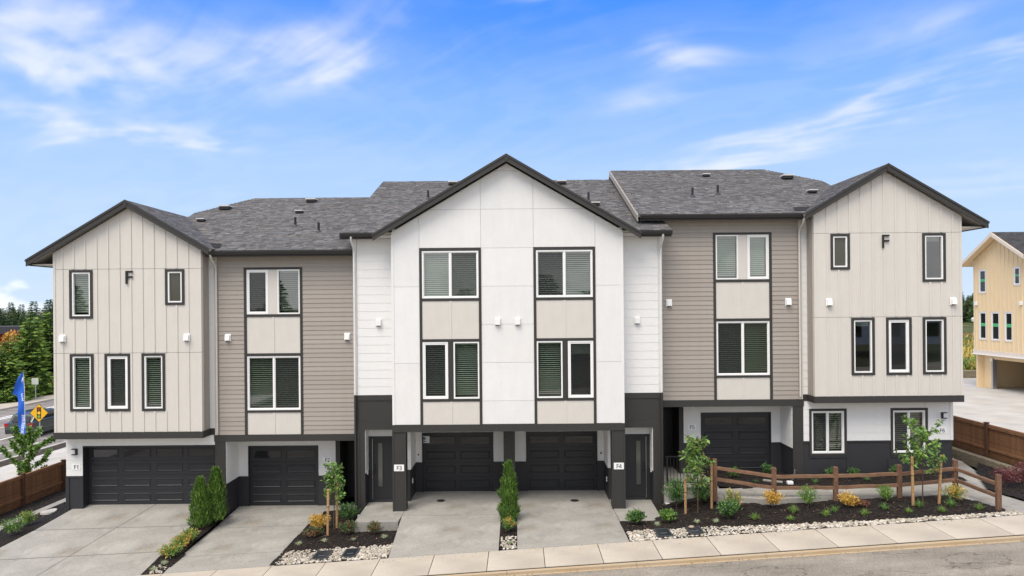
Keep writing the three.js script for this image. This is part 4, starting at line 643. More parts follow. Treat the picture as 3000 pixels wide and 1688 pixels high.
function bed(poly, yf, label, chips, seed) {
  const g = group('planting_bed'), step = 0.12, xs0 = Math.min(...poly.map((p) => p[0])), xs1 = Math.max(...poly.map((p) => p[0])), zs0 = Math.min(...poly.map((p) => p[1])), zs1 = Math.max(...poly.map((p) => p[1]));
  const geos = []; const nx = Math.ceil((xs1 - xs0) / step), nz = Math.ceil((zs1 - zs0) / step), r = rng(seed);
  const Y = (x, z) => yf(x, z) + 0.025 * (vnoise(x * 9, z * 9) - 0.5) + 0.02 * (vnoise(x * 19, z * 19) - 0.5);
  const pos = [], uv = []; const tri = (a, b, c) => { for (const [x, z] of [a, c, b]) { pos.push(x, Y(x, z), z); uv.push(x, z); } };
  for (let j = 0; j < nz; j++) for (let i = 0; i < nx; i++) { let c = [[xs0 + i * step, zs0 + j * step], [xs0 + (i + 1) * step, zs0 + j * step], [xs0 + (i + 1) * step, zs0 + (j + 1) * step], [xs0 + i * step, zs0 + (j + 1) * step]]; const ins = c.map(([x, z]) => inPoly(x, z, poly)); if (ins.every((v) => !v) && !inPoly(c[0][0] + step / 2, c[0][1] + step / 2, poly)) continue; tri(c[0], c[1], c[2]); tri(c[0], c[2], c[3]); }
  const geo = new THREE.BufferGeometry(); geo.setAttribute('position', new THREE.Float32BufferAttribute(pos, 3)); geo.setAttribute('uv', new THREE.Float32BufferAttribute(uv, 2)); geo.computeVertexNormals();
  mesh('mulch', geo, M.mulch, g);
  const cp = [], cc = []; let n = 0, guard = 0;
  while (n < chips && guard++ < chips * 6) { const x = mix(xs0, xs1, r()), z = mix(zs0, zs1, r()); if (!inPoly(x, z, poly)) continue; n++; const y = Y(x, z), a = r() * 6.28, L = 0.02 + 0.05 * r() * r(), w = 0.008 + 0.014 * r(), t = (r() - 0.3) * 0.03, ca = Math.cos(a), sa = Math.sin(a), k = r() < 0.035 ? 5 + 5 * r() : 0.5 + 1.3 * r();
    const p = [[-L, -w], [L, -w * 0.6], [L, w * 0.6], [-L, w]].map(([u, v], i) => [x + u * ca - v * sa, y + 0.012 + (i === 1 || i === 2 ? t : 0), z + u * sa + v * ca]); cp.push(...p[0], ...p[2], ...p[1], ...p[0], ...p[3], ...p[2]); for (let i = 0; i < 6; i++) cc.push(0.024 * k, 0.0145 * k, 0.010 * k); }
  const cg = new THREE.BufferGeometry(); cg.setAttribute('position', new THREE.Float32BufferAttribute(cp, 3)); cg.setAttribute('color', new THREE.Float32BufferAttribute(cc, 3)); cg.computeVertexNormals();
  const ch = mesh('bark_chips', cg, M.vc, g); ch.userData.kind = 'stuff';
  return structure(g, label, 'planting bed');
}
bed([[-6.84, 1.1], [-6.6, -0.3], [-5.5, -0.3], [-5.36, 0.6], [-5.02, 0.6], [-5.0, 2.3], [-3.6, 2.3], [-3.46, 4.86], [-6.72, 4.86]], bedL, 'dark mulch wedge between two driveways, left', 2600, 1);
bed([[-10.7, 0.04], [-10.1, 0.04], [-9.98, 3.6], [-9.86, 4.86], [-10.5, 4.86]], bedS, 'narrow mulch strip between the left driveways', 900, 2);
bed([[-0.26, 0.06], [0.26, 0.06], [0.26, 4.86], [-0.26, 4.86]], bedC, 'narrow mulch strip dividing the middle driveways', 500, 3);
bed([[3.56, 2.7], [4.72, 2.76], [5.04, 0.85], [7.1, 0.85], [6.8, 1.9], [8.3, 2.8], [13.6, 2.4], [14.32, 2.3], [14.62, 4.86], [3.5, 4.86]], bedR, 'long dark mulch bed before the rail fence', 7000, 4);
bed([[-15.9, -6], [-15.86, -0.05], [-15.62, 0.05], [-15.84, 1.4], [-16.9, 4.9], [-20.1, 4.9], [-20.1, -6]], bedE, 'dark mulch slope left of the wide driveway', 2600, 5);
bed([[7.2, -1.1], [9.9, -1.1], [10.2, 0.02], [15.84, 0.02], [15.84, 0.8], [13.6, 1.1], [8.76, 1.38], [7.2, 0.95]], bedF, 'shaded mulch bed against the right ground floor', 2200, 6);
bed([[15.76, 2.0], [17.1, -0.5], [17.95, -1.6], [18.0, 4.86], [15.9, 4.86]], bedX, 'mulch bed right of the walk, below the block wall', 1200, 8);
// left side: concrete strip and stepping stones
structure(mesh('walkway', slabGeo([[-18.55, 0.4], [-18.3, -1.5], [-18.3, -6], [-17.75, -6], [-17.82, -1.7], [-17.9, 0.4]], (x, z) => bedE(x, z) + 0.05, 0.1), M.concrete), 'narrow concrete strip along the left wooden fence', 'path');
for (const [x, z, w, d, l] of [[-17.45, -1.42, 0.24, 0.3, 'large pale stepping stone in the left mulch slope'], [-17.65, -0.5, 0.16, 0.08, 'small pale stone near the left shrubs'], [-16.6, -1.4, 0.2, 0.06, 'thin pale stone beside the left wall corner']]) { const g = new THREE.CylinderGeometry(1, 1.04, 0.07, 14); g.scale(w, 1, d); const p = g.attributes.position; for (let i = 0; i < p.count; i++) { const a = Math.atan2(p.getZ(i), p.getX(i)), k = 1 + 0.1 * Math.sin(a * 3 + x * 9); p.setXYZ(i, p.getX(i) * k, p.getY(i), p.getZ(i) * k); } g.computeVertexNormals(); const o = mesh('stepping_stone', g, M.lot); o.position.set(x, bedE(x, z) + 0.03, z); top(o, l, 'stone', 'pale stones left'); }

// ------------------------------------------------------------------ river stones
const stoneGeos = []; for (let k = 0; k < 7; k++) { const r = rng(300 + k), g = new THREE.IcosahedronGeometry(1, 1), p = g.attributes.position, ph = [r() * 9, r() * 9, r() * 9]; for (let i = 0; i < p.count; i++) { const x = p.getX(i), y = p.getY(i), z = p.getZ(i), d = 1 + 0.14 * Math.sin(2.1 * x + ph[0]) + 0.12 * Math.sin(2.6 * z + ph[1]) + 0.08 * Math.sin(3.1 * y + ph[2]); p.setXYZ(i, x * d, y * d * 0.62, z * d * 0.8); } g.computeVertexNormals(); const n = g.attributes.normal; for (let i = 0; i < p.count; i++) { const v = new THREE.Vector3(p.getX(i), p.getY(i) * 1.6, p.getZ(i)).normalize(); n.setXYZ(i, v.x, v.y, v.z); } stoneGeos.push(g); }
function stones(label, zone, yf, nTop, nUnder, seed, avoid = []) {
  const r = rng(seed), g = group('river_rock_border'), under = [], done = [];
  const pick = () => { for (let t = 0; t < 60; t++) { const [x, z] = zone(r); if (!avoid.some((a) => x > a[0] && x < a[1] && z > a[2] && z < a[3])) return [x, z]; } return null; };
  for (let i = 0; i < nUnder; i++) { const q = pick(); if (!q) continue; const s = 0.026 + 0.024 * r(), gg = stoneGeos[Math.floor(r() * 7)].clone(); gg.rotateY(r() * 6.28); gg.scale(s, s, s); gg.translate(q[0], yf(...q) + 0.012 + 0.015 * r(), q[1]); const c = M.stones[Math.floor(r() * 5)].color, k = 0.88 + 0.2 * r(), n = gg.attributes.position.count, col = new Float32Array(n * 3); for (let j = 0; j < n; j++) { col[j * 3] = c.r * k; col[j * 3 + 1] = c.g * k; col[j * 3 + 2] = c.b * k; } gg.setAttribute('color', new THREE.Float32BufferAttribute(col, 3)); gg.deleteAttribute('uv'); under.push(gg); }
  if (under.length) { const u = mesh('pebble_layer', mergeGeometries(under), M.vc, g); u.userData.kind = 'stuff'; }
  let tries = 0; while (done.length < nTop && tries++ < nTop * 40) { const q = pick(); if (!q) break; const s = 0.04 + 0.035 * r() * (0.4 + r()); if (done.some((d) => Math.hypot(d[0] - q[0], d[1] - q[1]) < (d[2] + s) * 0.72)) continue; done.push([q[0], q[1], s]); const o = mesh('stone', stoneGeos[Math.floor(r() * 7)], M.stones[Math.floor(r() * r() * 4.99)], g); o.position.set(q[0], yf(...q) + 0.03 + 0.02 * r(), q[1]); o.rotation.set((r() - 0.5) * 0.6, r() * 6.28, (r() - 0.5) * 0.6); o.scale.set(s, s * (0.8 + 0.3 * r()), s); }
  return structure(g, label, 'stones');
}
const coversL = [[-5.73, -5.2, 3.98, 4.68], [-4.87, -4.4, 3.95, 4.68]], coversR = [[4.31, 4.79, 4.05, 4.76], [5.25, 5.71, 4.08, 4.74]];
stones('band of pale river stones before the wedge-shaped mulch bed', (r) => [mix(-6.68, -3.48, r()), mix(3.86 - 0.12 * r(), 4.82, r())], (x) => ys(x) - 0.03, 130, 900, 11, coversL);
stones('long band of pale river stones along the sidewalk before the rail fence', (r) => { const x = mix(3.55, 14.75, Math.pow(r(), 1.15)), w = mix(0.82, 0.27, smooth(3.5, 11.5, x)); return [x, mix(4.84 - w, 4.84, r())]; }, (x) => ys(x) - 0.03, 160, 2400, 12, coversR);
stones('small patch of river stones at the foot of the divider bed', (r) => [mix(-0.24, 0.24, r()), mix(3.75, 4.8, r())], (x) => ys(x) - 0.03, 18, 60, 13);
stones('few river stones at the foot of the left shrub strip', (r) => [mix(-10.42, -9.95, r()), mix(4.05, 4.82, r())], (x) => ys(x) - 0.03, 12, 40, 14);
for (const [a, l] of [[coversL[0], 'black utility box lid, nearer the narrow driveway'], [coversL[1], 'black utility box lid, nearer the middle driveway'], [coversR[0], 'black utility box lid beside the right middle driveway'], [coversR[1], 'black utility box lid with a stone lying on it']]) {
  const [x0, x1, z0, z1] = a, cx = (x0 + x1) / 2, cz = (z0 + z1) / 2, g = group('utility_box_lid', null, cx, ys(cx) + 0.012, cz); g.rotation.z = 0.0596; const w = (x1 - x0) / 2 - 0.02, d = (z1 - z0) / 2 - 0.02;
  joined('rim', [rawBox(-w, w, -0.05, 0.03, -d, -d + 0.04), rawBox(-w, w, -0.05, 0.03, d - 0.04, d), rawBox(-w, -w + 0.04, -0.05, 0.03, -d + 0.04, d - 0.04), rawBox(w - 0.04, w, -0.05, 0.03, -d + 0.04, d - 0.04)], mat('rim_plastic', 0.05, 0.055, 0.06, 0.5), g);
  box(g, 'lid', mat('lid_plastic', 0.022, 0.027, 0.033, 0.22), -w + 0.042, w - 0.042, -0.05, 0.02, -d + 0.042, d - 0.042); box(g, 'finger_hole', M.black, -0.04, 0.04, 0.021, 0.024, -0.05, -0.02); box(g, 'raised_mark', mat('lid_mark', 0.10, 0.11, 0.12, 0.4), -0.09, 0.09, 0.021, 0.026, 0.05, 0.1); top(g, l, 'utility lid', 'utility box lids in the stone bands'); }
{ const o = mesh('river_stone', stoneGeos[2], M.stones[4]); o.scale.set(0.09, 0.07, 0.06); o.position.set(5.42, ys(5.42) + 0.07, 4.22); top(o, 'tan river stone lying on a black utility lid', 'stone'); }

// ------------------------------------------------------------------ plants
class Leaves {
  constructor(seed) { this.p = []; this.c = []; this.r = rng(seed); }
  leaf(o, d, s, L, W, col, bend = 0) { const t = o.clone().addScaledVector(d, L), m = o.clone().addScaledVector(d, L * 0.45); m.y += bend * L; const a = m.clone().addScaledVector(s, W / 2), b = m.clone().addScaledVector(s, -W / 2); for (const v of [o, a, t, o, t, b]) this.p.push(v.x, v.y, v.z); const k = 1.15 + 0.5 * this.r(); for (let i = 0; i < 6; i++) this.c.push(col[0] * k, col[1] * k, col[2] * k); }
  blade(o, d, L, W, col, droop) { const r = this.r, s = new THREE.Vector3(-d.z, 0, d.x).normalize().multiplyScalar(W / 2), m = o.clone().addScaledVector(d, L * 0.55), d2 = d.clone(); d2.y -= droop; d2.normalize(); const t = m.clone().addScaledVector(d2, L * 0.45); const q = [o.clone().sub(s), o.clone().add(s), m.clone().add(s), m.clone().sub(s)]; for (const v of [q[0], q[1], q[2], q[0], q[2], q[3], q[3], q[2], t]) this.p.push(v.x, v.y, v.z); const k = 1.1 + 0.5 * r(); for (let i = 0; i < 9; i++) this.c.push(col[0] * k, col[1] * k, col[2] * k); }
  geo() { const g = new THREE.BufferGeometry(); g.setAttribute('position', new THREE.Float32BufferAttribute(this.p, 3)); g.setAttribute('color', new THREE.Float32BufferAttribute(this.c, 3)); g.computeVertexNormals(); return g; }
}
const V3 = (x, y, z) => new THREE.Vector3(x, y, z);
function rdir(r, up = 0) { const a = r() * 6.283, z = r() * 2 - 1, q = Math.sqrt(1 - z * z); return V3(q * Math.cos(a), z + up, q * Math.sin(a)).normalize(); }
function sideOf(d, r) { return new THREE.Vector3().crossVectors(d, rdir(r)).normalize(); }
// leafy mound: twigs from the foot, leaves along their outer halves
function moundGeo(seed, rad, h, twigs, per, L, W, cols, tips, tipShare = 0.3, sprawl = 1) {
  const B_ = new Leaves(seed), r = B_.r;
  for (let t = 0; t < twigs; t++) {
    const a = r() * 6.283, k = Math.sqrt(r()) * sprawl, lean = k * (0.75 + 0.35 * r()), end = V3(Math.cos(a) * rad * lean, h * (0.45 + 0.6 * Math.sqrt(Math.max(0, 1 - k * k)) * (0.75 + 0.4 * r())), Math.sin(a) * rad * lean), ctl = V3(end.x * 0.35, end.y * 0.55, end.z * 0.35);
    const tip = tips && r() < tipShare;
    for (let i = 0; i < per; i++) { const u = 0.35 + 0.65 * (i + r()) / per, q = V3(0, 0, 0).multiplyScalar((1 - u) * (1 - u)).addScaledVector(ctl, 2 * u * (1 - u)).addScaledVector(end, u * u), d = rdir(r, 0.25).addScaledVector(end.clone().normalize(), 0.7).normalize(); const col = tip && u > 0.55 ? tips[Math.floor(r() * tips.length)] : cols[Math.floor(r() * cols.length)]; B_.leaf(q, d, sideOf(d, r), L * (0.7 + 0.6 * r()), W * (0.7 + 0.6 * r()), col, 0.08); }
  }
  return B_.geo();
}
function tuftGeo(seed, n, L, W, cols, spread = 0.8, foot = 0.05) { const B_ = new Leaves(seed), r = B_.r; for (let i = 0; i < n; i++) { const a = r() * 6.283, k = spread * r(), d = V3(Math.cos(a) * k, 1, Math.sin(a) * k).normalize(), f = foot * Math.sqrt(r()); B_.blade(V3(Math.cos(a) * f, 0, Math.sin(a) * f), d, L * (0.55 + 0.6 * r()), W, cols[Math.floor(r() * cols.length)], 0.5 + 0.7 * r()); } return B_.geo(); }
function arborGeo(seed, h, rad) {                              // arborvitae: upright flat sprays round a narrow cone
  const B_ = new Leaves(seed), r = B_.r, n = 3000;
  for (let i = 0; i < n; i++) { const u = Math.pow(r(), 0.85), y = h * (0.02 + 0.96 * u), lump = 1 + 0.16 * Math.sin(y * 9 + seed) * Math.sin(seed + y * 3), R0 = rad * Math.pow(1 - u, 0.62) * Math.min(1, 0.66 + u * 2.2) * lump, a = r() * 6.283, q = R0 * (0.55 + 0.5 * Math.sqrt(r())) * (1 + 0.2 * Math.sin(a * 4 + y * 6 + seed) * Math.sin(a * 3 - y * 9)), d = V3(Math.cos(a) * 0.55, 1.0, Math.sin(a) * 0.55).add(rdir(r).multiplyScalar(0.45)).normalize();
    const s = V3(-Math.sin(a), 0.2 * (r() - 0.5), Math.cos(a)).addScaledVector(rdir(r), 0.6).normalize(); const c = r(); const col = c < 0.45 ? [0.045, 0.105, 0.016] : c < 0.8 ? [0.085, 0.165, 0.022] : [0.15, 0.235, 0.035]; B_.leaf(V3(Math.cos(a) * q, y, Math.sin(a) * q), d, s, 0.10 + 0.11 * r(), 0.03 + 0.025 * r(), col); }
  return B_.geo();
}
function limb(pts, r0, r1, seg = 6) { const c = new THREE.CatmullRomCurve3(pts), n = Math.max(4, pts.length * 3), g = new THREE.TubeGeometry(c, n, 1, seg, false), p = g.attributes.position, f = c.getSpacedPoints(n); for (let i = 0; i <= n; i++) { const k = mix(r0, r1, i / n); for (let j = 0; j <= seg; j++) { const q = i * (seg + 1) + j; p.setXYZ(q, f[i].x + (p.getX(q) - f[i].x) * k, f[i].y + (p.getY(q) - f[i].y) * k, f[i].z + (p.getZ(q) - f[i].z) * k); } } g.computeVertexNormals(); return g; }
// sapling: thin trunk, upswept branches, pointed leaves hanging in clusters
function saplingGeo(seed, h, spread, leafN, L, W, cols, y0 = 0.35) {
  const B_ = new Leaves(seed), r = B_.r, wood = [], tr = [V3(0, -0.1, 0)]; for (let i = 1; i <= 5; i++) tr.push(V3((r() - 0.5) * 0.06 * i / 3, h * 0.92 * i / 5, (r() - 0.5) * 0.06 * i / 3)); wood.push(limb(tr, 0.022, 0.006));
  const nb = 15, ends = [tr[5]]; for (let b = 0; b < nb; b++) { const u = y0 + (0.9 - y0) * (b + r() * 0.6) / nb, a = b * 2.4 + r(), o = V3(tr[0].x, h * u, tr[0].z), len = spread * (1.15 - 0.75 * Math.abs(u - 0.5) * 1.3) * (0.6 + 0.6 * r()), e1 = V3(Math.cos(a) * len * 0.6, h * u + len * 0.35, Math.sin(a) * len * 0.6), e2 = V3(Math.cos(a + 0.2) * len, h * u + len * (0.6 + 0.5 * r()), Math.sin(a + 0.2) * len); wood.push(limb([o, e1, e2], 0.008, 0.003, 5));
    const m = Math.round(leafN / nb); for (let i = 0; i < m; i++) { const t = 0.2 + 0.85 * r(), q = t < 0.5 ? o.clone().lerp(e1, t * 2) : e1.clone().lerp(e2, (t - 0.5) * 2); q.add(rdir(r).multiplyScalar(0.03)); const d = rdir(r, 0.1); d.y = d.y * 0.7 - 0.1; d.normalize(); B_.leaf(q, d, sideOf(d, r), L * (0.6 + 0.7 * r()), W * (0.6 + 0.7 * r()), cols[Math.floor(r() * cols.length)], 0.1); } }
  for (let i = 0; i < leafN * 0.08; i++) { const q = tr[4].clone().lerp(tr[5], 0.3 + 0.8 * r()), d = rdir(r, 0.6); B_.leaf(q, d, sideOf(d, r), L, W, cols[Math.floor(r() * cols.length)], 0.1); }
  return { wood: mergeGeometries(wood), leaves: B_.geo() };
}
const G_DARK = [[0.035, 0.085, 0.022], [0.055, 0.125, 0.03], [0.028, 0.065, 0.02]], G_MID = [[0.075, 0.155, 0.03], [0.055, 0.12, 0.025], [0.10, 0.19, 0.04]], G_LIME = [[0.15, 0.24, 0.04], [0.11, 0.19, 0.03], [0.08, 0.15, 0.03]], GOLD = [[0.42, 0.26, 0.03], [0.36, 0.17, 0.02], [0.45, 0.31, 0.06]], AMBER = [[0.42, 0.22, 0.05], [0.34, 0.28, 0.06]], PURPLE = [[0.10, 0.022, 0.03], [0.07, 0.02, 0.028], [0.14, 0.035, 0.04]], RUSTY = [[0.16, 0.07, 0.035], [0.10, 0.06, 0.03]], PALE = [[0.33, 0.36, 0.22], [0.26, 0.31, 0.19]];
let plantSeed = 1000;
function plant(name, x, y, z, geo, m, label, category, grp, stem) { const g = group(name, null, x, y, z); mesh('foliage', geo, m, g); if (stem) mesh('stem', stem, M.bark, g); return top(g, label, category, grp); }
const stemGeo = (h) => limb([V3(0, -0.05, 0), V3(0.01, h * 0.4, 0.01), V3(0.0, h, 0)], 0.02, 0.008);
const shrub = (x, yf, z, rad, h, cols, tips, share, label, o = {}) => plant(o.name ?? 'shrub', x, yf(x, z), z, moundGeo(plantSeed++, rad, h, o.twigs ?? 95, o.per ?? 16, o.L ?? 0.055, o.W ?? 0.026, cols, tips, share), M.vcWax, label, o.cat ?? 'shrub', o.group ?? 'shrubs in the planting beds', stemGeo(h * 0.6));
const tuft = (x, yf, z, L, cols, label, n = 110) => plant('grass_tuft', x, yf(x, z), z, tuftGeo(plantSeed++, n, L, 0.008, cols), M.vc, label, 'grass tuft', 'small grass tufts in the beds');
const fine = { L: 0.078, W: 0.021, twigs: 70, per: 13 };
// arborvitae
const arbor = (x, y, z, h, rad, label) => plant('arborvitae', x, y, z, arborGeo(plantSeed++, h, rad), M.vc, label, 'arborvitae', 'arborvitae by the driveways', stemGeo(h * 0.7));
arbor(-10.36, bedS(-10.4, 1.5), 1.5, 1.62, 0.36, 'left arborvitae of the pair between the left driveways'); arbor(-10.06, bedS(-10.1, 1.0), 1.0, 1.8, 0.36, 'right, taller arborvitae of the pair between the left driveways');
arbor(0.0, bedC(0, 2.35), 2.3, 1.9, 0.33, 'single narrow arborvitae between the middle driveways');
// strip shrubs, left
shrub(-10.15, bedS, 2.75, 0.36, 0.42, G_LIME, AMBER, 0.35, 'amber-tipped shrub just in front of the left arborvitae', fine); shrub(-10.2, bedS, 3.2, 0.38, 0.4, G_LIME, [...AMBER, GOLD[1]], 0.45, 'orange-tipped shrub in the middle of the left strip', fine); shrub(-10.22, bedS, 3.75, 0.4, 0.36, G_LIME, AMBER, 0.3, 'low shrub lowest in the left strip', fine);
tuft(-10.15, bedS, 4.25, 0.16, PALE, 'pale grass tuft among stones at the left strip'); tuft(-10.28, bedS, 4.62, 0.14, PALE, 'pale grass tuft closest to the sidewalk, left strip');
shrub(0.0, bedC, 3.3, 0.3, 0.4, G_MID, [...AMBER, GOLD[1]], 0.3, 'green and amber shrub at the foot of the middle arborvitae', fine); tuft(0.03, bedC, 4.35, 0.13, PALE, 'pale grass tuft among the divider stones');
// left slope
shrub(-16.9, bedE, 1.2, 0.5, 0.55, G_MID, G_LIME, 0.4, 'larger green shrub left of the wide driveway', fine); shrub(-17.05, bedE, 0.3, 0.34, 0.5, G_LIME, GOLD, 0.12, 'smaller yellow-green shrub left of the wide driveway, behind the larger', fine); tuft(-17.1, bedE, 2.3, 0.22, G_LIME, 'grass tuft at the left picture edge, lowest'); shrub(-18.2, bedE, 1.4, 0.4, 0.5, G_LIME, GOLD, 0.3, 'yellow-tipped shrub at the left picture edge', fine);
// wedge bed
shrub(-6.3, bedL, 1.9, 0.42, 0.5, GOLD, [...AMBER], 0.4, 'golden shrub left of the staked sapling', { ...fine, twigs: 110 }); shrub(-5.5, bedL, 1.15, 0.46, 0.6, G_DARK, G_MID, 0.4, 'dark green shrub behind the staked sapling', { L: 0.07, W: 0.03 }); shrub(-6.25, bedL, 2.6, 0.36, 0.28, RUSTY, G_DARK, 0.4, 'low rusty brown shrub before the golden shrub', fine); shrub(-5.2, bedL, 2.45, 0.4, 0.4, [...RUSTY, G_DARK[0]], G_DARK, 0.4, 'rusty shrub with dark green right of the sapling', fine); shrub(-4.3, bedL, 2.6, 0.28, 0.36, [...G_DARK, RUSTY[0]], RUSTY, 0.3, 'dark bronze shrub before the left entry slab', fine);
tuft(-5.75, bedL, 3.1, 0.13, PALE, 'pale grass tuft below the sapling stakes'); tuft(-6.52, bedL, 3.2, 0.14, PALE, 'pale grass tuft beside the narrow driveway'); tuft(-3.9, bedL, 3.0, 0.14, PALE, 'pale grass tuft near the middle driveway, left bed'); tuft(-4.85, bedL, 3.05, 0.1, PALE, 'tiny pale tuft in the middle of the wedge bed', 50);
// long right bed
shrub(3.98, bedR, 3.2, 0.36, 0.42, G_DARK, G_MID, 0.5, 'rounded green shrub before the right entry slab', { L: 0.065, W: 0.036, twigs: 90 }); shrub(4.95, bedR, 3.2, 0.33, 0.4, G_MID, G_LIME, 0.4, 'rounded green shrub at the corner of the right entry slab', { L: 0.065, W: 0.036, twigs: 80 });
shrub(5.6, bedR, 1.55, 0.5, 1.0, G_DARK, G_MID, 0.4, 'tall dark shrub against the concrete retaining wall', { L: 0.06, W: 0.024, twigs: 170 }); shrub(6.4, bedR, 1.6, 0.5, 0.75, G_MID, G_DARK, 0.5, 'leafy shrub between the sapling and the retaining wall', { L: 0.07, W: 0.03, twigs: 110 });
shrub(6.75, bedR, 3.5, 0.4, 0.55, G_DARK, G_MID, 0.4, 'dark green shrub right of the left sapling', { L: 0.06, W: 0.03, twigs: 130 }); shrub(7.1, bedR, 2.75, 0.36, 0.62, G_MID, AMBER, 0.35, 'amber-tipped shrub below the left end of the rail fence', fine); shrub(8.3, bedR, 2.95, 0.42, 0.5, GOLD, GOLD, 0.5, 'bright golden shrub below the second fence post', fine); shrub(9.35, bedR, 3.1, 0.38, 0.62, G_LIME, G_MID, 0.4, 'lime green shrub between the second and third fence posts', fine); shrub(10.5, bedR, 3.3, 0.36, 0.44, GOLD, AMBER, 0.3, 'golden shrub right of the third fence post', fine); shrub(11.85, bedR, 2.95, 0.3, 0.5, G_LIME, G_MID, 0.4, 'lime green shrub left of the fourth fence post', fine); shrub(13.8, bedR, 3.3, 0.42, 0.5, [...G_LIME, AMBER[1]], AMBER, 0.5, 'amber and green shrub below the corner fence post', fine);
shrub(10.95, bedR, 3.25, 0.26, 0.16, RUSTY, PURPLE, 0.3, 'low dark red ground plant right of the golden shrub', fine);
for (const [x, z, L, c, l] of [[7.45, 3.75, 0.26, G_LIME, 'grass tuft below the first golden shrub, left'], [8.75, 3.45, 0.28, G_LIME, 'grass tuft right of the bright golden shrub'], [9.55, 3.9, 0.26, G_LIME, 'grass tuft below the lime shrub'], [9.95, 3.6, 0.26, G_MID, 'grass tuft left of the third post golden shrub'], [10.65, 4.0, 0.24, G_LIME, 'grass tuft right of the third fence post, near stones'], [11.45, 3.65, 0.26, G_MID, 'grass tuft below the fourth-post lime shrub'], [11.95, 4.05, 0.18, G_LIME, 'small grass tuft left of the right sapling'], [12.5, 3.65, 0.28, G_MID, 'grass tuft at the foot of the right sapling'], [13.4, 3.75, 0.3, G_MID, 'grass tuft below the amber and green shrub'], [12.85, 4.2, 0.22, G_LIME, 'grass tuft right of the right sapling, near stones'], [13.95, 4.2, 0.24, G_LIME, 'grass tuft beside the last fence post'], [8.45, 4.0, 0.18, G_LIME, 'small grass tuft between the golden shrub and stones'], [4.55, 3.55, 0.14, PALE, 'pale tuft between the two rounded shrubs'], [5.75, 3.6, 0.14, PALE, 'pale tuft below the left stake of the long bed'], [6.3, 3.7, 0.14, PALE, 'pale tuft left of the dark green shrub']]) tuft(x, bedR, z, L, c, l);
// shaded bed behind the path, and purple barberry
for (const [x, z, h, c, l] of [[8.05, -0.1, 0.34, G_MID, 'shrub before the left half of the right garage door'], [9.35, -0.4, 0.4, G_DARK, 'shrub before the right half of the right garage door'], [11.35, 0.3, 0.34, G_DARK, 'shrub under the first ground-floor window, behind the fence'], [12.1, 0.4, 0.36, G_DARK, 'shrub between the ground-floor windows, behind the fence'], [13.6, 0.4, 0.38, G_DARK, 'shrub under the second ground-floor window']]) shrub(x, bedF, z, 0.26, h, c, G_MID, 0.2, l, { ...fine, twigs: 50 });
for (const [x, z, c, l] of [[10.6, 0.75, G_MID, 'grass tuft left of the third fence post, behind the path'], [12.4, 0.75, G_MID, 'grass tuft right of the third fence post, behind the path'], [8.6, 0.6, G_DARK, 'grass tuft behind the second fence post']]) tuft(x, bedF, z, 0.18, c, l, 80);
shrub(16.5, bedX, 1.75, 0.48, 0.62, PURPLE, [[0.16, 0.05, 0.05]], 0.3, 'purple-leaved shrub beside the walk, left of its pair', fine); shrub(17.15, bedX, 1.65, 0.5, 0.7, PURPLE, [[0.16, 0.05, 0.05]], 0.3, 'purple-leaved shrub at the right picture edge', fine);
// saplings and stakes
function sapling(x, yf, z, h, spread, n, L, W, cols, label, y0) { const s = saplingGeo(plantSeed++, h, spread, n, L, W, cols, y0), g = group('sapling', null, x, yf(x, z), z); mesh('trunk', s.wood, M.bark, g); mesh('crown', s.leaves, M.vcWax, g); top(g, label, 'young tree', 'staked saplings'); }
sapling(-5.74, bedL, 2.05, 2.3, 0.34, 480, 0.13, 0.065, [...G_MID, G_LIME[0]], 'small staked sapling in the wedge bed', 0.4); sapling(6.08, bedR, 2.45, 2.5, 0.5, 640, 0.19, 0.07, [...G_MID, ...G_LIME, [0.12, 0.11, 0.04]], 'staked sapling at the left end of the long bed', 0.35); sapling(12.78, bedR, 3.35, 2.5, 0.62, 620, 0.16, 0.08, [...G_MID, ...G_LIME], 'staked sapling at the right end of the long bed', 0.35);
function stake(x, yf, z, h, tilt, label) { const g = group('wooden_stake', null, x, yf(x, z), z); const o = mesh('pole', new RoundedBoxGeometry(0.074, h + 0.2, 0.074, 2, 0.022), M.stake, g); o.position.y = h / 2 - 0.1; mesh('tie', new THREE.TorusGeometry(0.046, 0.008, 6, 12), M.black, g).position.set(0, h * 0.62, 0); g.children[1].rotation.x = Math.PI / 2; g.rotation.z = tilt; top(g, label, 'stake', 'wooden tree stakes'); }
stake(-5.81, bedL, 2.53, 1.5, -0.02, 'front wooden stake of the small sapling'); stake(-5.72, bedL, 1.75, 1.5, -0.01, 'rear wooden stake of the small sapling'); stake(5.71, bedR, 2.35, 1.15, 0, 'left wooden stake of the left sapling, long bed'); stake(6.59, bedR, 2.23, 1.45, 0, 'right wooden stake of the left sapling, long bed'); stake(12.46, bedR, 3.4, 1.5, 0.015, 'left wooden stake of the right sapling'); stake(13.29, bedR, 3.35, 1.5, -0.05, 'right, tilted wooden stake of the right sapling');
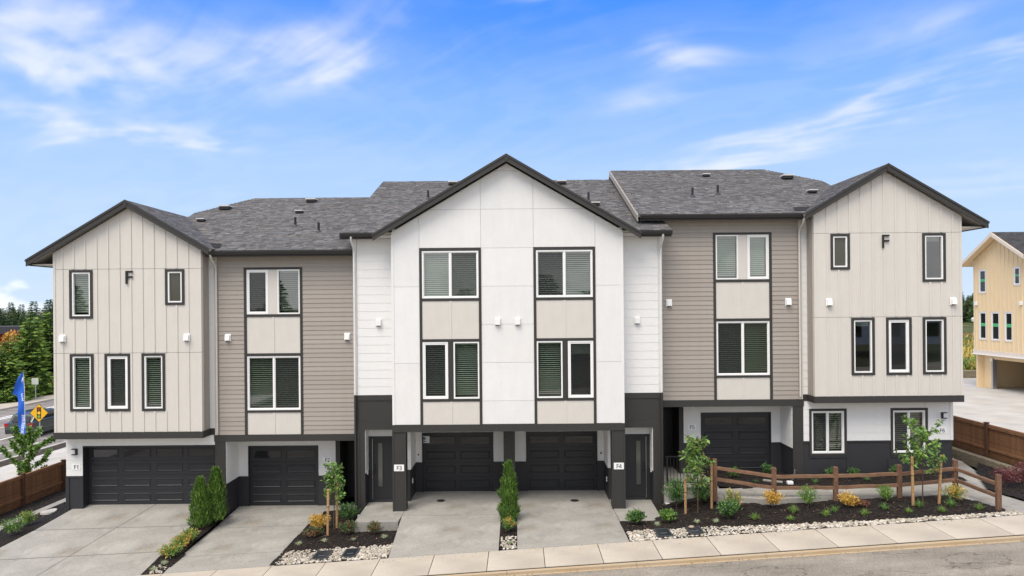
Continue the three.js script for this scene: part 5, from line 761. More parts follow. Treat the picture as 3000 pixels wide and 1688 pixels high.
// ------------------------------------------------------------------ split rail fence
{ const P = [[6.78, 1.95, 0.45, 1.86], [8.5, 2.55, 0.5, 1.70], [10.44, 2.62, 0.6, 1.72], [12.5, 2.58, 0.62, 1.76], [14.52, 2.22, 0.65, 1.82], [14.44, 4.32, 0.75, 1.86]];
  const g = group('split_rail_fence'); const knot = rng(77);
  const rough = (geo, k) => { const p = geo.attributes.position; for (let i = 0; i < p.count; i++) { const n = (vnoise(p.getX(i) * 3 + k, p.getY(i) * 6 + p.getZ(i) * 5 + k * 2) - 0.5) * 0.03; p.setXYZ(i, p.getX(i), p.getY(i) + n, p.getZ(i) + n); } geo.computeVertexNormals(); return geo; };
  P.forEach(([x, z, y0, y1], i) => { const pg = new RoundedBoxGeometry(0.14, y1 - y0, 0.13, 3, 0.03); const o = mesh('post', pg, M.post, g); o.position.set(x, (y0 + y1) / 2, z); o.rotation.y = i === 5 ? 0.1 : 0; });
  for (let i = 0; i < 5; i++) for (const lv of [0, 1]) { const a = P[i], b = P[i + 1], dy = lv ? [0.30, 0.30] : [0.66, 0.66], A = V3(a[0], a[3] - dy[0], a[1] + 0.01), Bv = V3(b[0], b[3] - dy[1], b[1] + 0.01), L = A.distanceTo(Bv); const rg = rough(new THREE.BoxGeometry(L + 0.02, 0.10, 0.08, 14, 2, 2), i * 7 + lv * 3 + 1); const o = mesh('rail', rg, M.rail, g); o.position.copy(A).add(Bv).multiplyScalar(0.5); const d = Bv.clone().sub(A).normalize(); o.quaternion.setFromUnitVectors(X, d); }
  top(g, 'red-brown split rail fence of two rails on six posts', 'fence'); }
// ------------------------------------------------------------------ wooden board fences
function boardFence(x, z0, z1, yb, h, postStep, label, facing) {
  const g = group('board_fence', null, x, yb, 0), r = rng(Math.abs(Math.round(x * 10))); let z = z1;
  const bw = 0.14; for (let q = z0; q < z1; q += bw + 0.004) { box(g, 'board', M.fence[Math.floor(r() * 3)], -0.01, 0.012, 0.10, h - 0.04 + 0.006 * r(), q, q + bw); }
  for (let q = z1 - 0.4; q > z0; q -= postStep) { box(g, 'post', M.fencePost, -0.055 + facing * 0.06, 0.055 + facing * 0.06, -0.2, h + 0.05, q - 0.055, q + 0.055); box(g, 'post_cap', M.fencePost, -0.075 + facing * 0.06, 0.075 + facing * 0.06, h + 0.051, h + 0.085, q - 0.075, q + 0.075); }
  box(g, 'top_rail', M.fence[2], 0.014 * facing - 0.012, 0.014 * facing + facing * 0.05, h - 0.13, h - 0.035, z0, z1); box(g, 'bottom_rail', M.fence[2], 0.014 * facing - 0.012, 0.014 * facing + facing * 0.05, 0.26, 0.35, z0, z1); box(g, 'cap_board', M.fence[0], -0.05, 0.06, h - 0.034, h, z0, z1); box(g, 'kick_board', M.fence[1], -0.012, 0.014, -0.06, 0.10, z0, z1);
  return top(g, label, 'fence', 'stained board fences');
}
boardFence(-19.85, -6.2, 2.0, -0.95, 1.2, 2.45, 'brown board fence with posts, left of the building', 1); { const g = group('gate_post', null, -19.6, -1.0, -6.3); box(g, 'post', M.fencePost, -0.12, 0.1, 0, 2.25, -0.08, 0.08); box(g, 'cap', M.fencePost, -0.14, 0.12, 2.251, 2.29, -0.1, 0.1); top(g, 'tall dark wooden post at the rear end of the left fence', 'post'); }
boardFence(18.34, -9, 6.0, 1.03, 1.22, 2.45, 'red-brown board fence on the block wall, right', -1);
{ const g = group('block_wall'), r = rng(5), hh = 0.46; for (let z = -9; z < 5.8; ) { const L = 0.85 + 0.25 * r(); const gg = new RoundedBoxGeometry(0.26, hh, L - 0.02, 2, 0.02), o = mesh('block', gg, M.block, g); o.position.set(18.05 + 0.02 * (r() - 0.5), 0.56 + hh / 2, z + L / 2); z += L; } top(g, 'low retaining wall of pale stone blocks under the right fence', 'wall');
  structure(mesh('soil_strip', slabGeo([[18.1, -9], [18.6, -9], [18.6, 6], [18.1, 6]], () => 1.0, 0.3), M.mulch), 'dark soil strip on top of the block wall', 'soil'); }

// ------------------------------------------------------------------ side street on the left
const yS = -1.6;
structure(mesh('side_street', slabGeo([[-44, 40], [-30.35, 40], [-30.35, -260], [-44, -260]], () => yS, 0.2), M.asphalt), 'wide side street with white lane lines on the left', 'road');
{ const g = group('lane_markings'); for (const [x, w, m] of [[-41.0, 0.12, M.lane], [-40.5, 0.12, M.lane], [-37.55, 0.11, M.laneY], [-34.0, 0.10, M.lane]]) mesh('line', slabGeo([[x - w, 20], [x + w, 20], [x + w, -240], [x - w, -240]], () => yS + 0.006, 0.003), m, g); structure(g, 'painted lane lines on the side street', 'markings'); }
structure(mesh('far_sidewalk', slabGeo([[-46.6, 40], [-44.05, 40], [-44.05, -260], [-46.6, -260]], () => yS + 0.14, 0.3), M.walk), 'tan sidewalk on the far side of the side street', 'sidewalk');
structure(mesh('near_curb', slabGeo([[-30.34, 40], [-30.08, 40], [-30.08, -200], [-30.34, -200]], () => yS + 0.14, 0.3), M.lot), 'white curb on the near side of the side street', 'curb');
structure(mesh('near_sidewalk', slabGeo([[-30.07, 40], [-28.75, 40], [-28.75, -200], [-30.07, -200]], () => yS + 0.12, 0.3), M.asphalt), 'grey sidewalk on the near side of the side street', 'sidewalk');
structure(mesh('edging', slabGeo([[-28.74, 40], [-28.52, 40], [-28.52, -200], [-28.74, -200]], () => yS + 0.16, 0.3), M.lot), 'white concrete edging beside the grey sidewalk', 'curb');
structure(mesh('soil_strip', slabGeo([[-28.51, 40], [-27.1, 40], [-27.1, -200], [-28.51, -200]], (x) => mix(-1.47, -1.36, (x + 28.5) / 1.4), 0.3), M.soil), 'brown bare soil strip beside the side street', 'soil');
structure(mesh('gravel_apron', slabGeo([[-27.09, 40], [-22.2, 40], [-22.2, -60], [-27.09, -60]], (x) => mix(-1.34, -1.12, (x + 27) / 4.9), 0.3), M.lot), 'pale gravel apron beyond the left fence', 'ground');
// warning sign: signal ahead
{ const g = group('warning_sign', null, -27.75, -1.45, -15.6); mesh('pole', new THREE.CylinderGeometry(0.032, 0.032, 2.6, 8), M.steel, g).position.set(0, 1.3, -0.04);
  const s = 0.38, dia = (k, z0, z1) => { const q = new RoundedBoxGeometry(k * 2, k * 2, z1 - z0, 2, 0.012); q.rotateZ(Math.PI / 4); q.translate(0, 0, (z0 + z1) / 2); return q; };
  const face = group('face', g, 0, 2.39, 0); mesh('border', dia(0.385, 0, 0.012), M.black, face); mesh('plate', dia(0.365, 0.006, 0.016), mat('sign_yellow', 0.80, 0.44, 0.01, 0.45), face);
  box(face, 'signal_symbol', M.black, -0.125, 0.125, -0.335, 0.335, 0.016, 0.02);
  for (const [y, c] of [[0.215, [0.22, 0.04, 0.015]], [0, [0.85, 0.55, 0.03]], [-0.215, [0.20, 0.36, 0.06]]]) { const d = mesh('lens', new THREE.CylinderGeometry(0.088, 0.088, 0.006, 18), mat('lens_print', ...c, 0.5), face); d.rotation.x = Math.PI / 2; d.position.set(0, y, 0.022); }
  top(g, 'yellow diamond traffic signal ahead sign on a steel pole', 'sign'); }
{ const g = group('street_sign', null, -45.2, -1.5, -40); mesh('post', new THREE.CylinderGeometry(0.045, 0.045, 2.1, 8), M.steel, g).position.y = 1.05; box(g, 'panel', mat('sign_back', 0.52, 0.56, 0.52, 0.5), -0.32, 0.32, 1.5, 2.12, 0.05, 0.07); top(g, 'pale square sign on a post across the side street', 'sign'); }
// feather flag
{ const g = group('feather_flag', null, -26.0, -1.3, -12.0), pole = [V3(0.02, 0, 0), V3(0.02, 2.4, 0), V3(0.0, 4.2, 0), V3(-0.06, 4.98, 0)]; mesh('pole', limb(pole, 0.022, 0.014), mat('flag_pole', 0.7, 0.7, 0.7, 0.4), g);
  const n = 30, m = 6, pos = [], idx = [], uv = []; for (let j = 0; j <= n; j++) { const t = j / n, y = 4.96 - 3.55 * t; const w = t < 0.30 ? mix(0.05, 0.66, Math.pow(t / 0.3, 0.9)) : t < 0.36 ? mix(0.66, 0.46, (t - 0.3) / 0.06) : mix(0.46, 0.42, t) + 0.09 * Math.sin(t * 9); const off = 0.16 * Math.sin(t * 5.2 - 0.8) * smooth(0.25, 0.8, t) + 0.28 * smooth(0.5, 1, t);
    for (let i = 0; i <= m; i++) { const u = i / m; pos.push(-0.04 - w * (1 - u) + off * (1 - u * 0.35), y - (t < 0.33 ? 0.18 * (1 - u) * smooth(0, 0.3, t) : 0), 0.10 * Math.sin(t * 13 + u * 2.4) * (1 - u * 0.7)); uv.push(u, 1 - t); } }
  for (let j = 0; j < n; j++) for (let i = 0; i < m; i++) { const a = j * (m + 1) + i; idx.push(a, a + m + 1, a + 1, a + 1, a + m + 1, a + m + 2); }
  const cg = new THREE.BufferGeometry(); cg.setAttribute('position', new THREE.Float32BufferAttribute(pos, 3)); cg.setAttribute('uv', new THREE.Float32BufferAttribute(uv, 2)); cg.setIndex(idx); cg.computeVertexNormals();
  // print: blue cloth with white lettering strokes too small to read
  const cv = document.createElement('canvas'); cv.width = 128; cv.height = 1024; const cx = cv.getContext('2d'); cx.fillStyle = '#1d5fc8'; cx.fillRect(0, 0, 128, 1024); cx.fillStyle = '#f2f6ff'; cx.beginPath(); cx.moveTo(100, 70); cx.lineTo(122, 95); cx.lineTo(92, 150); cx.lineTo(116, 190); cx.lineTo(84, 130); cx.fill();
  const fr = rng(8); for (const [x0, w0, y0, y1] of [[92, 30, 330, 450], [52, 52, 660, 960]]) for (let y = y0; y < y1; y += 30) { cx.fillRect(x0, y, w0, 7); cx.fillRect(x0 + (fr() < 0.5 ? 0 : w0 - 8), y, 8, 20); if (fr() < 0.6) cx.fillRect(x0, y + 14, w0, 6); }
  const ct = new THREE.CanvasTexture(cv); ct.colorSpace = THREE.SRGBColorSpace; const cm = new THREE.MeshStandardMaterial({ map: ct, roughness: 0.75, side: THREE.DoubleSide }); cm.name = 'flag_cloth'; mesh('banner', cg, cm, g); top(g, 'blue feather flag with white lettering beside the side street', 'flag'); }
// dark car on the side street, driving away
function makeCar(name, paintM, L = 4.6, tall = 1.62) {
  const g = group(name), W = 1.82;
  const prof = [[-2.28, 0.42], [-2.3, 0.75], [-2.22, 0.98], [-1.2, 1.08], [-0.9, 1.1], [0.9, 1.1], [1.95, 1.05], [2.26, 0.98], [2.3, 0.6], [2.26, 0.38], [1.85, 0.3], [-1.85, 0.3]];
  const s = new THREE.Shape(prof.map((p) => new THREE.Vector2(p[0] * L / 4.6, p[1]))), bg = new THREE.ExtrudeGeometry(s, { depth: W - 0.16, bevelEnabled: true, bevelThickness: 0.08, bevelSize: 0.07, bevelSegments: 3 }); bg.translate(0, 0, -(W - 0.16) / 2); mesh('body', bg, paintM, g);
  const cab = [[-1.25, 1.06], [-0.55, tall - 0.06], [-0.25, tall], [1.25, tall], [1.7, tall - 0.1], [2.1, 1.06]], cs = new THREE.Shape(cab.map((p) => new THREE.Vector2(p[0] * L / 4.6, p[1]))), cgm = new THREE.ExtrudeGeometry(cs, { depth: W - 0.42, bevelEnabled: true, bevelThickness: 0.09, bevelSize: 0.05, bevelSegments: 2 }); cgm.translate(0, 0, -(W - 0.42) / 2); mesh('cabin', cgm, paintM, g);
  for (const z of [-1, 1]) { for (const [a, b] of [[-0.85, 0.15], [0.22, 1.05], [1.12, 1.72]]) { const ws = new THREE.Shape([[a + (a < 0 ? 0.28 : 0.02), tall - 0.12], [b - (b > 1.5 ? 0.12 : 0.02), tall - 0.14], [b, 1.16], [a - (a < 0 ? 0.1 : 0), 1.16]].map((p) => new THREE.Vector2(...p))); const wg = new THREE.ExtrudeGeometry(ws, { depth: 0.012, bevelEnabled: false }); wg.translate(0, 0, z > 0 ? W / 2 - 0.125 : -W / 2 + 0.113); mesh('side_window', wg, M.glassDark, g); }
    for (const x of [-1.42, 1.42]) { const w = group('wheel', g, x * L / 4.6, 0.34, z * (W / 2 - 0.1)); const t = mesh('tyre', new THREE.TorusGeometry(0.255, 0.09, 10, 22), mat('tyre_rubber', 0.012, 0.012, 0.012, 0.9), w); t.scale.z = 1.2; const rm = mesh('rim', new THREE.CylinderGeometry(0.2, 0.2, 0.12, 16), M.steel, w); rm.rotation.x = Math.PI / 2; }
    box(g, 'tail_light', mat('tail_lens', 0.35, 0.01, 0.012, 0.25), 2.26, 2.35, 0.82, 1.04, z * 0.82 - 0.14, z * 0.82 + 0.1); box(g, 'headlight', mat('head_lens', 0.7, 0.7, 0.7, 0.2), -2.36, -2.27, 0.68, 0.84, z * 0.68 - 0.18, z * 0.68 + 0.18); }
  const rw = prism([[-0.62, 0], [0.62, 0], [0.52, 0.42], [-0.52, 0.42]], 0, 0.015); rw.rotateY(Math.PI / 2); rw.rotateZ(-0.72); mesh('rear_window', rw, M.glassDark, g).position.set(2.14 * L / 4.6, 1.10, 0); g.children[g.children.length - 1].rotation.z = 1.35;
  box(g, 'bumper', M.gutter, 2.28, 2.38, 0.4, 0.55, -0.8, 0.8); return g;
}
{ const pm = new THREE.MeshPhysicalMaterial({ color: lin(0.02, 0.032, 0.026), roughness: 0.35, metalness: 0.3, clearcoat: 1, clearcoatRoughness: 0.05 }); pm.name = 'dark_green_car_paint'; const c = makeCar('car', pm); c.position.set(-33.0, yS + 0.0, -23.4); c.rotation.y = -Math.PI / 2; top(c, 'dark green car driving away on the side street', 'car'); }

// ------------------------------------------------------------------ trees
function coniferGeo(seed, h, rad, dens = 1, cols = [[0.035, 0.08, 0.014], [0.08, 0.145, 0.02], [0.15, 0.215, 0.028]]) {
  const B_ = new Leaves(seed), r = B_.r, lev = Math.round(h * 2.6);
  for (let l = 0; l < lev; l++) { const u = l / lev, y = h * (0.05 + 0.93 * u), R0 = rad * Math.pow(1 - u, 0.8) * (0.8 + 0.35 * r()) + 0.12, nb = Math.round((8 + 10 * (1 - u)) * dens), ph = r() * 6;
    for (let b = 0; b < nb; b++) { const a = ph + b / nb * 6.283 + (r() - 0.5) * 0.5, len = R0 * (0.7 + 0.5 * r()), up = 0.25 - 0.45 * (1 - u), ns = Math.max(4, Math.round(len * 11));
      for (let i = 0; i < ns; i++) { const t = 0.15 + 0.85 * (i + r()) / ns, o = V3(Math.cos(a) * len * t, y + len * t * up - 0.14 * len * t * t + (r() - 0.5) * 0.16, Math.sin(a) * len * t), d = V3(Math.cos(a + (r() - 0.5) * 2.4), -0.15 + 0.5 * (r() - 0.3), Math.sin(a + (r() - 0.5) * 2.4)).normalize(), c = t > 0.72 ? cols[1 + Math.floor(r() * 2)] : cols[Math.floor(r() * 2)]; B_.leaf(o, d, sideOf(d, r), 0.36 + 0.32 * r(), 0.17 + 0.13 * r(), c, -0.05); } } }
  return B_.geo();
}
function broadGeo(seed, h, rad, n, cols, L = 0.26) { const B_ = new Leaves(seed), r = B_.r, cl = []; for (let i = 0; i < 26; i++) { const d = rdir(r, 0.2); cl.push([V3(d.x * rad * 0.75 * (0.5 + 0.6 * r()), h * 0.6 + d.y * h * 0.32 * (0.5 + 0.6 * r()), d.z * rad * 0.75 * (0.5 + 0.6 * r())), rad * (0.22 + 0.2 * r()), cols[Math.floor(r() * cols.length)]]); } for (let i = 0; i < n; i++) { const [c, q, col] = cl[Math.floor(r() * cl.length)], d = rdir(r), o = c.clone().addScaledVector(d, q * Math.pow(r(), 0.4)); const e = d.clone().add(rdir(r)).normalize(); B_.leaf(o, e, sideOf(e, r), L * (0.6 + 0.7 * r()), L * 0.55, col, 0.05); } return B_.geo(); }
const conA = coniferGeo(501, 9, 2.3), conB = coniferGeo(502, 9, 2.0), conC = coniferGeo(503, 9, 2.6, 1.1), trunk9 = limb([V3(0, -0.3, 0), V3(0.05, 3, 0), V3(0, 8.6, 0)], 0.16, 0.03);
const farCone = coniferGeo(504, 9, 2.0, 0.55, [[0.03, 0.055, 0.02], [0.045, 0.075, 0.026], [0.06, 0.095, 0.03]]);
function tree(name, geo, tg, x, y, z, s, label, grp, rot = 0, cat = 'tree') { const g = group(name, null, x, y, z); mesh('trunk', tg, M.bark, g); mesh('crown', geo, M.vc, g); g.scale.set(s[0], s[1], s[0]); g.rotation.y = rot; return top(g, label, cat, grp); }
for (const [x, z, w, h, k, l] of [[-48.3, -43.6, 0.95, 0.87, 0, 'tall conifer above the warning sign, left of the pair'], [-49.7, -46.0, 0.95, 0.92, 1, 'tall conifer above the warning sign, right of the pair'], [-49.3, -48.3, 1.0, 0.98, 2, 'tallest conifer next to the building edge, across the street'], [-47.7, -39.4, 0.9, 0.56, 2, 'lower broad conifer at the left picture edge'], [-48.7, -41.3, 0.9, 0.64, 0, 'middle-height conifer near the left picture edge'], [-48.2, -46.6, 1.0, 0.62, 2, 'broad low conifer behind the blank sign'], [-48.9, -51.5, 1.1, 0.85, 0, 'dark conifer right behind the yellow bush'], [-53, -38, 1.0, 0.86, 1, 'conifer just beyond the left picture edge'], [-51, -29, 1.0, 0.7, 2, 'conifer farther outside the left picture edge']]) tree('conifer', [conA, conB, conC][k], trunk9, x, yS, z, [w, h], l, 'conifers across the side street', x * 3);
tree('autumn_tree', broadGeo(61, 5, 1.5, 1500, [[0.45, 0.22, 0.04], [0.38, 0.26, 0.05], [0.25, 0.2, 0.05]]), limb([V3(0, -0.2, 0), V3(0, 3, 0)], 0.1, 0.04), -58.6, yS, -55.4, [1.15, 1.3], 'orange autumn tree before the red house', 'autumn trees'); tree('autumn_tree', broadGeo(62, 4.2, 1.3, 1200, [[0.5, 0.26, 0.04], [0.35, 0.3, 0.06]]), limb([V3(0, -0.2, 0), V3(0, 2.4, 0)], 0.1, 0.04), -55.6, yS, -51.2, [1.1, 1.1], 'lower orange tree left of the conifers', 'autumn trees');
plant('roadside_bush', -46.9, yS + 0.1, -45.0, moundGeo(71, 1.5, 1.35, 170, 18, 0.16, 0.09, G_LIME, [[0.3, 0.32, 0.05]], 0.5), M.vc, 'yellow-green bush right of the blank sign', 'bush', null, stemGeo(0.7)); plant('roadside_bush', -47.0, yS + 0.1, -41.2, moundGeo(72, 1.1, 1.6, 120, 16, 0.15, 0.08, G_LIME, [[0.28, 0.3, 0.05]], 0.4), M.vc, 'yellow-green bush below the flag top', 'bush', null, stemGeo(0.7)); plant('roadside_bush', -47.0, yS + 0.1, -38.4, moundGeo(73, 1.2, 1.2, 110, 16, 0.15, 0.08, G_LIME, G_MID, 0.4), M.vc, 'yellow-green bush at the left picture edge', 'bush', null, stemGeo(0.7));
// broad young tree just beyond the left fence
{ const g = group('young_tree', null, -20.95, -1.1, -5.2), s = saplingGeo(880, 2.75, 0.85, 3600, 0.17, 0.08, [...G_MID, G_LIME[1], G_LIME[0]], 0.15); mesh('trunk', s.wood, M.bark, g); mesh('crown', s.leaves, M.vcWax, g); top(g, 'bushy young tree just beyond the left fence', 'young tree'); }
// conifers across the street behind the viewer: the window panes mirror them
for (const [i, x] of [-66, -59, -54, -48, -43, -37, -31, -26, -20, -15, -10, -6, -1, 4, 9, 15].entries()) { const g = group('street_conifer', null, x, ys(-20) + 0.2, 58 + (i * 37 % 9)); mesh('trunk', trunk9, M.bark, g); mesh('crown', [conA, conC, conB][i % 3], M.vc, g); g.scale.set(1.5, 1.08 + 0.34 * ((i * 53) % 10) / 10, 1.5); g.rotation.y = i; top(g, 'conifer across the street, mirrored in the window panes', 'tree', 'mirrored conifers'); }
// red house far left
{ const g = group('red_house', null, -98.5, yS - 0.2, -106), red = mat('red_siding', 0.26, 0.018, 0.018, 0.7), slate = mat('slate_siding', 0.05, 0.055, 0.065, 0.8), rf = mat('house_roof', 0.06, 0.06, 0.07, 0.9); g.rotation.y = 0.5; g.scale.setScalar(0.8);
  box(g, 'wall', red, -7, 7, 0, 5.6, -9, 0); box(g, 'bay', slate, -4.2, -0.5, 0, 5.0, 0, 0.8); box(g, 'chimney', red, 5.5, 6.4, 5.4, 7.2, -4, -3);
  const roof = prism([[-7.6, 5.5], [7.6, 5.5], [5.2, 7.3], [-5.2, 7.3]], -9.5, 0.6); mesh('roof', roof, rf, g); const br = prism([[-4.6, 4.9], [-0.1, 4.9], [-2.35, 5.9]], 0, 1.1); mesh('bay_roof', br, rf, g);
  for (const [x, y, z] of [[3.2, 3.2, 0], [-6, 3.2, 0], [-2.3, 3.3, 0.8], [3.2, 0.9, 0], [-2.3, 0.8, 0.8]]) { const w = group('window', g, x, y, z); joined('frame', [rawBox(-0.9, 0.9, -0.1, 0.05, 0, 0.08), rawBox(-0.9, 0.9, 1.5, 1.65, 0, 0.08), rawBox(-0.9, -0.75, 0.05, 1.5, 0, 0.08), rawBox(0.75, 0.9, 0.05, 1.5, 0, 0.08)], M.vinyl, w); const p = mesh('pane', new THREE.PlaneGeometry(1.5, 1.45), M.glassDark, w); p.position.set(0, 0.78, 0.03); }
  top(g, 'dark red house with a slate bay, far left beyond the trees', 'house'); }
// wooded skyline, far left and far right: one mass of trees each
function forest(name, n, region, label, hs, seed) { const r = rng(seed), im = new THREE.InstancedMesh(farCone, M.vc, n), m = new THREE.Matrix4(), q = new THREE.Quaternion(), up = V3(0, 1, 0); for (let i = 0; i < n; i++) { const [x, y, z] = region(r), h = hs[0] + (hs[1] - hs[0]) * r() * r(); q.setFromAxisAngle(up, r() * 6.28); m.compose(V3(x, y, z), q, V3(h * 1.15, h, h * 1.15)); im.setMatrixAt(i, m); im.setColorAt(i, lin(0.8 + 0.5 * r(), 0.85 + 0.4 * r(), 0.8 + 0.3 * r())); } im.name = name; im.castShadow = im.receiveShadow = true; return top(im, label, 'woodland', null, 'stuff'); }
forest('far_forest', 1500, (r) => { const a = -1.15 + 2.2 * r(), d = mix(260, 420, r()); return [Math.sin(a) * d, terrainY(Math.sin(a) * d, 24 - Math.cos(a) * d) - 0.5, 24.4 - Math.cos(a) * d]; }, 'hazy wooded skyline beyond the red house', [0.8, 1.75], 91);
forest('hill_forest', 260, (r) => { const a = 0.5 + 0.36 * r(), d = mix(150, 230, r()), x = Math.sin(a) * d, z = 24.4 - Math.cos(a) * d; return [x, terrainY(x, z) - 1.5, z]; }, 'wooded hillside behind the unfinished tan building', [0.6, 1.1], 92);
tree('conifer', conB, trunk9, 99.5, 1.5, -112, [1.1, 1.25], 'lone taller conifer on the right skyline', null, 1);
// ------------------------------------------------------------------ right: concrete lot, dry field, parked cars, unfinished building
structure(mesh('concrete_lot', slabGeo([[18.62, 6], [18.62, -30], [70, -30], [70, 6]], (x) => mix(0.98, 0.86, clamp((x - 18.6) / 14)), 0.3), M.lot), 'bright bare concrete lot between the two buildings', 'pavement');
structure(mesh('lot_joint', slabGeo([[20.3, 6], [20.36, 6], [20.36, -30], [20.3, -30]], (x) => 0.985, 0.01), M.joint), 'dark joint line along the concrete lot', 'markings');
{ const g = group('low_block_wall'), r = rng(15); for (let x = 20; x < 42; ) { const L = 1.6 + 0.4 * r(); mesh('block', new RoundedBoxGeometry(L - 0.04, 0.62, 0.6, 2, 0.04), M.block, g).position.set(x + L / 2, 1.2, -30.4 + 0.05 * r()); x += L; } top(g, 'low wall of large stone blocks behind the concrete lot', 'wall'); }
structure(mesh('dry_field', (() => { const pos = [], uv = [], idx = []; const n = 26; for (let j = 0; j <= n; j++) for (let i = 0; i <= n; i++) { const x = mix(18, 130, i / n), z = mix(-30.8, -104, j / n); pos.push(x, terrainY(x, z) + 0.35 + 0.25 * fbm(x * 0.3, z * 0.3, 3), z); uv.push(x, z); } for (let j = 0; j < n; j++) for (let i = 0; i < n; i++) { const a = j * (n + 1) + i; idx.push(a, a + 1, a + n + 1, a + 1, a + n + 2, a + n + 1); } const g = new THREE.BufferGeometry(); g.setAttribute('position', new THREE.Float32BufferAttribute(pos, 3)); g.setAttribute('uv', new THREE.Float32BufferAttribute(uv, 2)); g.setIndex(idx); g.computeVertexNormals(); return g; })(), mat('dry_grass_ground', 0.30, 0.24, 0.08, 1, { map: grassMap })), 'dry yellow field behind the lot', 'field');
{ const B_ = new Leaves(95), r = B_.r; for (let i = 0; i < 9000; i++) { const z = mix(-31, -70, r() * r()), x = mix(0.60, 0.80, r()) * (24.4 - z) - 2, d = V3((r() - 0.5) * 0.8, 1, (r() - 0.5) * 0.8).normalize(), pt = fbm(x * 0.25, z * 0.25 + 4, 3); B_.blade(V3(x, terrainY(x, z) + 0.3, z), d, 0.5 + 0.9 * r(), 0.07, pt > 0.52 ? [0.42, 0.30, 0.07] : pt > 0.45 ? [0.26, 0.24, 0.05] : [0.12, 0.17, 0.035], 0.4 + r()); } const o = mesh('tall_grass', B_.geo(), M.vc); top(o, 'tall dry yellow and green grass behind the lot', 'grass', null, 'stuff'); }
for (const [i, x, z] of [[0, 82.5, -95], [1, 87.5, -93.5], [2, 92.5, -92]]) { const c = makeCar('parked_car', mat('white_car_paint', 0.75, 0.75, 0.74, 0.3), 4.4, 1.5); c.position.set(x, terrainY(x, z) + 0.6, z); c.rotation.y = 0.15; top(c, ['white parked car on the field edge, leftmost', 'white parked car on the field edge, middle', 'white parked car on the field edge, rightmost'][i], 'car', 'parked cars far right'); }
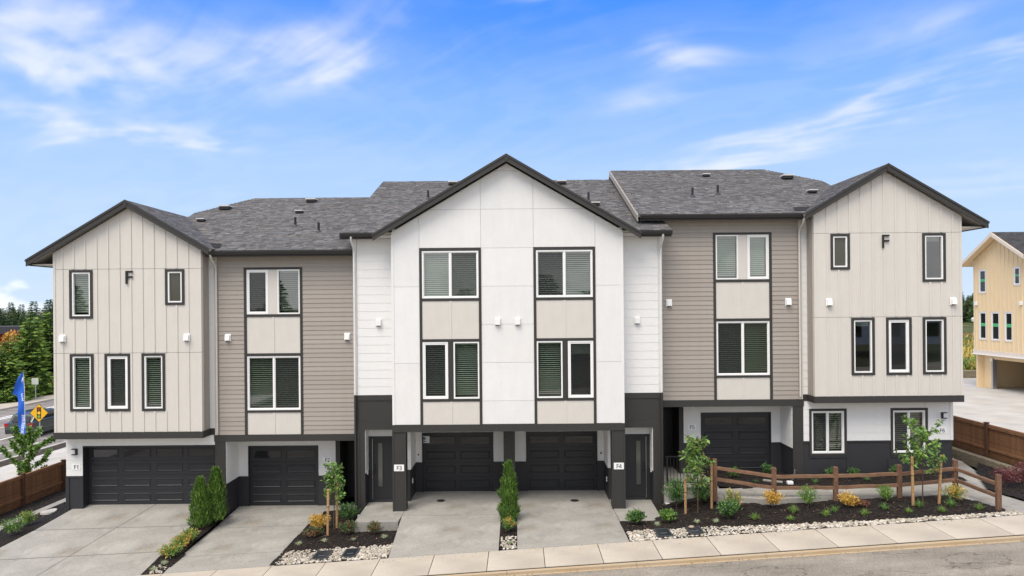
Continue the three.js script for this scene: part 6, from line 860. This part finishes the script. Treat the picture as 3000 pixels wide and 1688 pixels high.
// unfinished building: its gabled front looks left across the lot
{ const g = group('unfinished_building', null, 32.7, 0, -24), dy = 0.93; g.rotation.y = -Math.PI / 2; const u = (a) => 15.84 - a;
  const hs = [[14.555, 15.195, 6.715, 8.245], [11.355, 11.855, 7.165, 8.245], [14.545, 15.195, 3.485, 5.315], [13.265, 13.985, 3.475, 5.315], [12.055, 12.695, 3.475, 5.315]];
  const poly = [[0, 2.65], [5.15, 2.65], [5.15, 10.5 - 0.591 * 2.49], [2.66, 10.5], [0, 10.5 - 0.591 * 2.66]].map(([a, y]) => [a, y + dy]);
  mesh('wall', prism(poly, -0.15, 0, hs.map((h) => [u(h[1]), u(h[0]), h[2] + dy, h[3] + dy])), M.ply, g);
  for (let k = 0; k < 12; k++) { const a = 0.31 + 0.3985 * k; let y = 2.66; const yt = 10.48 - 0.591 * Math.abs(a - 2.66); for (const h of hs.filter((q) => a > u(q[1]) - 0.1 && a < u(q[0]) + 0.1).sort((p, q) => p[2] - q[2])) { box(g, 'batten', M.plyV, a - 0.03, a + 0.03, y + dy, h[2] - 0.12 + dy, 0.001, 0.04); y = h[3] + 0.12; } if (yt > y) box(g, 'batten', M.plyV, a - 0.03, a + 0.03, y + dy, yt + dy, 0.001, 0.04); }
  for (const [a0, a1, y0, y1] of hs) { const w = group('window', g, (u(a0) + u(a1)) / 2, y0 + dy, 0), hw = (a1 - a0) / 2, H = y1 - y0, ring = (k, t, z0, z1) => [rawBox(-hw - k, hw + k, -k, -k + t, z0, z1), rawBox(-hw - k, hw + k, H + k - t, H + k, z0, z1), rawBox(-hw - k, -hw - k + t, -k + t, H + k - t, z0, z1), rawBox(hw + k - t, hw + k, -k + t, H + k - t, z0, z1)]; joined('casing', ring(0.09, 0.088, 0.001, 0.03), M.primed, w); joined('frame', ring(0, 0.06, -0.06, 0.012), M.vinyl, w); const p = mesh('pane', new THREE.PlaneGeometry(2 * hw - 0.1, H - 0.1), M.glassDark, w); p.position.set(0, H / 2, -0.03); box(w, 'sticker', mat('green_sticker', 0.08, 0.42, 0.16, 0.6), -hw + 0.07, hw - 0.07, H * 0.48, H * 0.60, -0.028, -0.024); }
  const gy = 10.72 + dy, gs = 0.591; for (const s of [-1, 1]) { const w = s < 0 ? 3.45 : 2.9, p = [[2.66 + s * w, gy - gs * w, 0.55], [2.66 + s * w, gy - gs * w, -6], [2.66, gy, -6], [2.66, gy, 0.55]]; if (s < 0) p.reverse(); gableSlope(p, gs, s, { seed: 90 + s, th: 0.12, parent: g, expo: 0.2, deck: M.ply, tone: [0.075, 0.075, 0.08] }); const q = s > 0 ? [[0, -0.02], [w, -gs * w - 0.02], [w, -gs * w - 0.26], [0, -0.28]] : [[0, -0.02], [0, -0.28], [-w, -gs * w - 0.26], [-w, -gs * w - 0.02]]; const b = mesh('barge_board', prism(q, 0, 0.05), M.primed, g); b.position.set(2.66, gy, 0.551); }
  const mp = [[5.2, 8.98 + dy + 0.1, 0.45], [16, 8.98 + dy + 0.1, 0.45], [16, 11.95 + dy, -6.6], [2.0, 11.95 + dy, -6.6]]; frontSlope(mp, (2.97 - 0.1) / 7.05, { seed: 99, parent: g, expo: 0.2, deck: M.ply, tone: [0.075, 0.075, 0.08] });
  box(g, 'wall', M.ply, 5.15, 16, 3.6, 9.9, -0.6, -0.45); box(g, 'wall', M.ply, 0, 0.15, 0.6, 9.6, -12, -0.16); box(g, 'eave_board', M.primed, 5.1, 16, 9.72, 9.98, 0.40, 0.46);
  box(g, 'floor_deck', M.plyV, 0, 16, 3.36, 3.57, -12, -0.16); box(g, 'band_board', M.primed, -0.05, 16, 3.36, 3.62, -0.15, 0.04); box(g, 'drip_board', M.vinyl, -0.1, 16, 3.30, 3.358, -0.5, 0.10);
  box(g, 'garage_wall', M.ply, 0.0, 1.05, 0.6, 3.29, -0.75, -0.6); box(g, 'jamb', M.steel, 1.06, 1.2, 0.6, 3.05, -0.8, -0.5); box(g, 'header', M.ply, 1.06, 16, 3.0, 3.29, -0.75, -0.6); box(g, 'garage_rear', M.inside, 0.2, 16, 0.6, 3.3, -11.2, -11.0); box(g, 'garage_side', M.inside, 5.4, 5.5, 0.6, 3.3, -11, -0.76); for (let k = 0; k < 6; k++) box(g, 'stud', M.plyV, 1.6 + k * 0.8, 1.66 + k * 0.8, 0.9, 3.3, -10.98, -10.86); box(g, 'garage_light_box', M.vinyl, 0.95, 1.15, 2.86, 3.06, -0.598, -0.48);
  box(g, 'work_bench', M.plyV, 2.6, 4.0, 1.25, 1.32, -2.4, -1.8); box(g, 'bench_leg', M.ply, 3.2, 3.4, 0.86, 1.249, -2.2, -2.0);
  for (const [a, y] of [[0.36, 5.94], [4.65, 5.94]]) { const v = group('wall_vent', g, a, y + dy, 0.02); mesh('hood', new RoundedBoxGeometry(0.22, 0.27, 0.11, 2, 0.01), M.vinyl, v).position.z = 0.05; box(v, 'slot', M.black, -0.07, 0.07, -0.15, -0.138, 0.02, 0.09); }
  top(g, 'unfinished building clad in raw tan boards, across the concrete lot', 'building'); }

// litter blown along the curb, drive edges and joints: dry leaf bits and mulch crumbs
{ const r = rng(640), B_ = new Leaves(641); for (let i = 0; i < 520; i++) { const k = r(); let x, z, y; if (k < 0.5) { x = mix(-12, 18, r()); z = 6.56 + 0.2 * r() * r(); y = ys(x) - 0.074; } else if (k < 0.8) { x = mix(-4, 15, r()); z = 4.9 + 0.5 * r() * r(); y = ys(x) + 0.006; } else { x = mix(-9.8, -7, r()); z = mix(0, 4.6, r()); y = lot2(x, z) + 0.012; } const a = r() * 6.28, d = V3(Math.cos(a), 0.15 * r(), Math.sin(a)).normalize(); B_.leaf(V3(x, y, z), d, V3(-d.z, 0, d.x), 0.02 + 0.04 * r(), 0.01 + 0.02 * r(), r() < 0.5 ? [0.10, 0.06, 0.035] : [0.03, 0.02, 0.015]); } top(mesh('leaf_litter', B_.geo(), M.vc), 'scattered dry leaf bits along curb and drives', 'litter', null, 'stuff'); }

// corrugated drain pipe with a white outlet, lying in the shaded bed behind the fence
{ const g = group('drain_outlet', null, 9.65, bedF(9.65, 0.95) + 0.03, 0.95); mesh('outlet', new RoundedBoxGeometry(0.2, 0.12, 0.16, 2, 0.03), M.vinyl, g).position.y = 0.05; const t = limb([V3(0.05, 0.06, -0.05), V3(0.22, 0.2, -0.2), V3(0.3, 0.42, -0.32)], 0.05, 0.05, 8); mesh('hose', t, M.gutter, g); box(g, 'splash_board', M.concrete, -0.75, -0.1, -0.02, 0.02, -0.5, -0.38).rotation.y = -0.5; top(g, 'white drain outlet with black hose behind the rail fence', 'drain'); }
// pale house across the street behind the viewer, mirrored in the right-hand panes
{ const g = group('opposite_house', null, 44, 2.2, 56); box(g, 'wall', M.white, -7, 7, 0, 6, 0, 9); mesh('roof', prism([[-7.8, 5.9], [7.8, 5.9], [0, 9.2]], -0.6, 9.6), M.deck, g); for (const x of [-4.5, 0, 4.5]) for (const y of [1, 3.8]) { const w = group('window', g, x, y, -0.02); box(w, 'frame', M.dark, -0.8, 0.8, -0.1, 1.5, -0.02, 0.015); const p = mesh('pane', new THREE.PlaneGeometry(1.3, 1.3), M.glassDark, w); p.rotation.y = Math.PI; p.position.set(0, 0.7, -0.03); } box(g, 'door', M.door, 2, 3, 0, 2.2, -0.03, -0.001); top(g, 'pale gabled house across the street, mirrored in the right windows', 'house'); }

renderer.render(scene, camera);
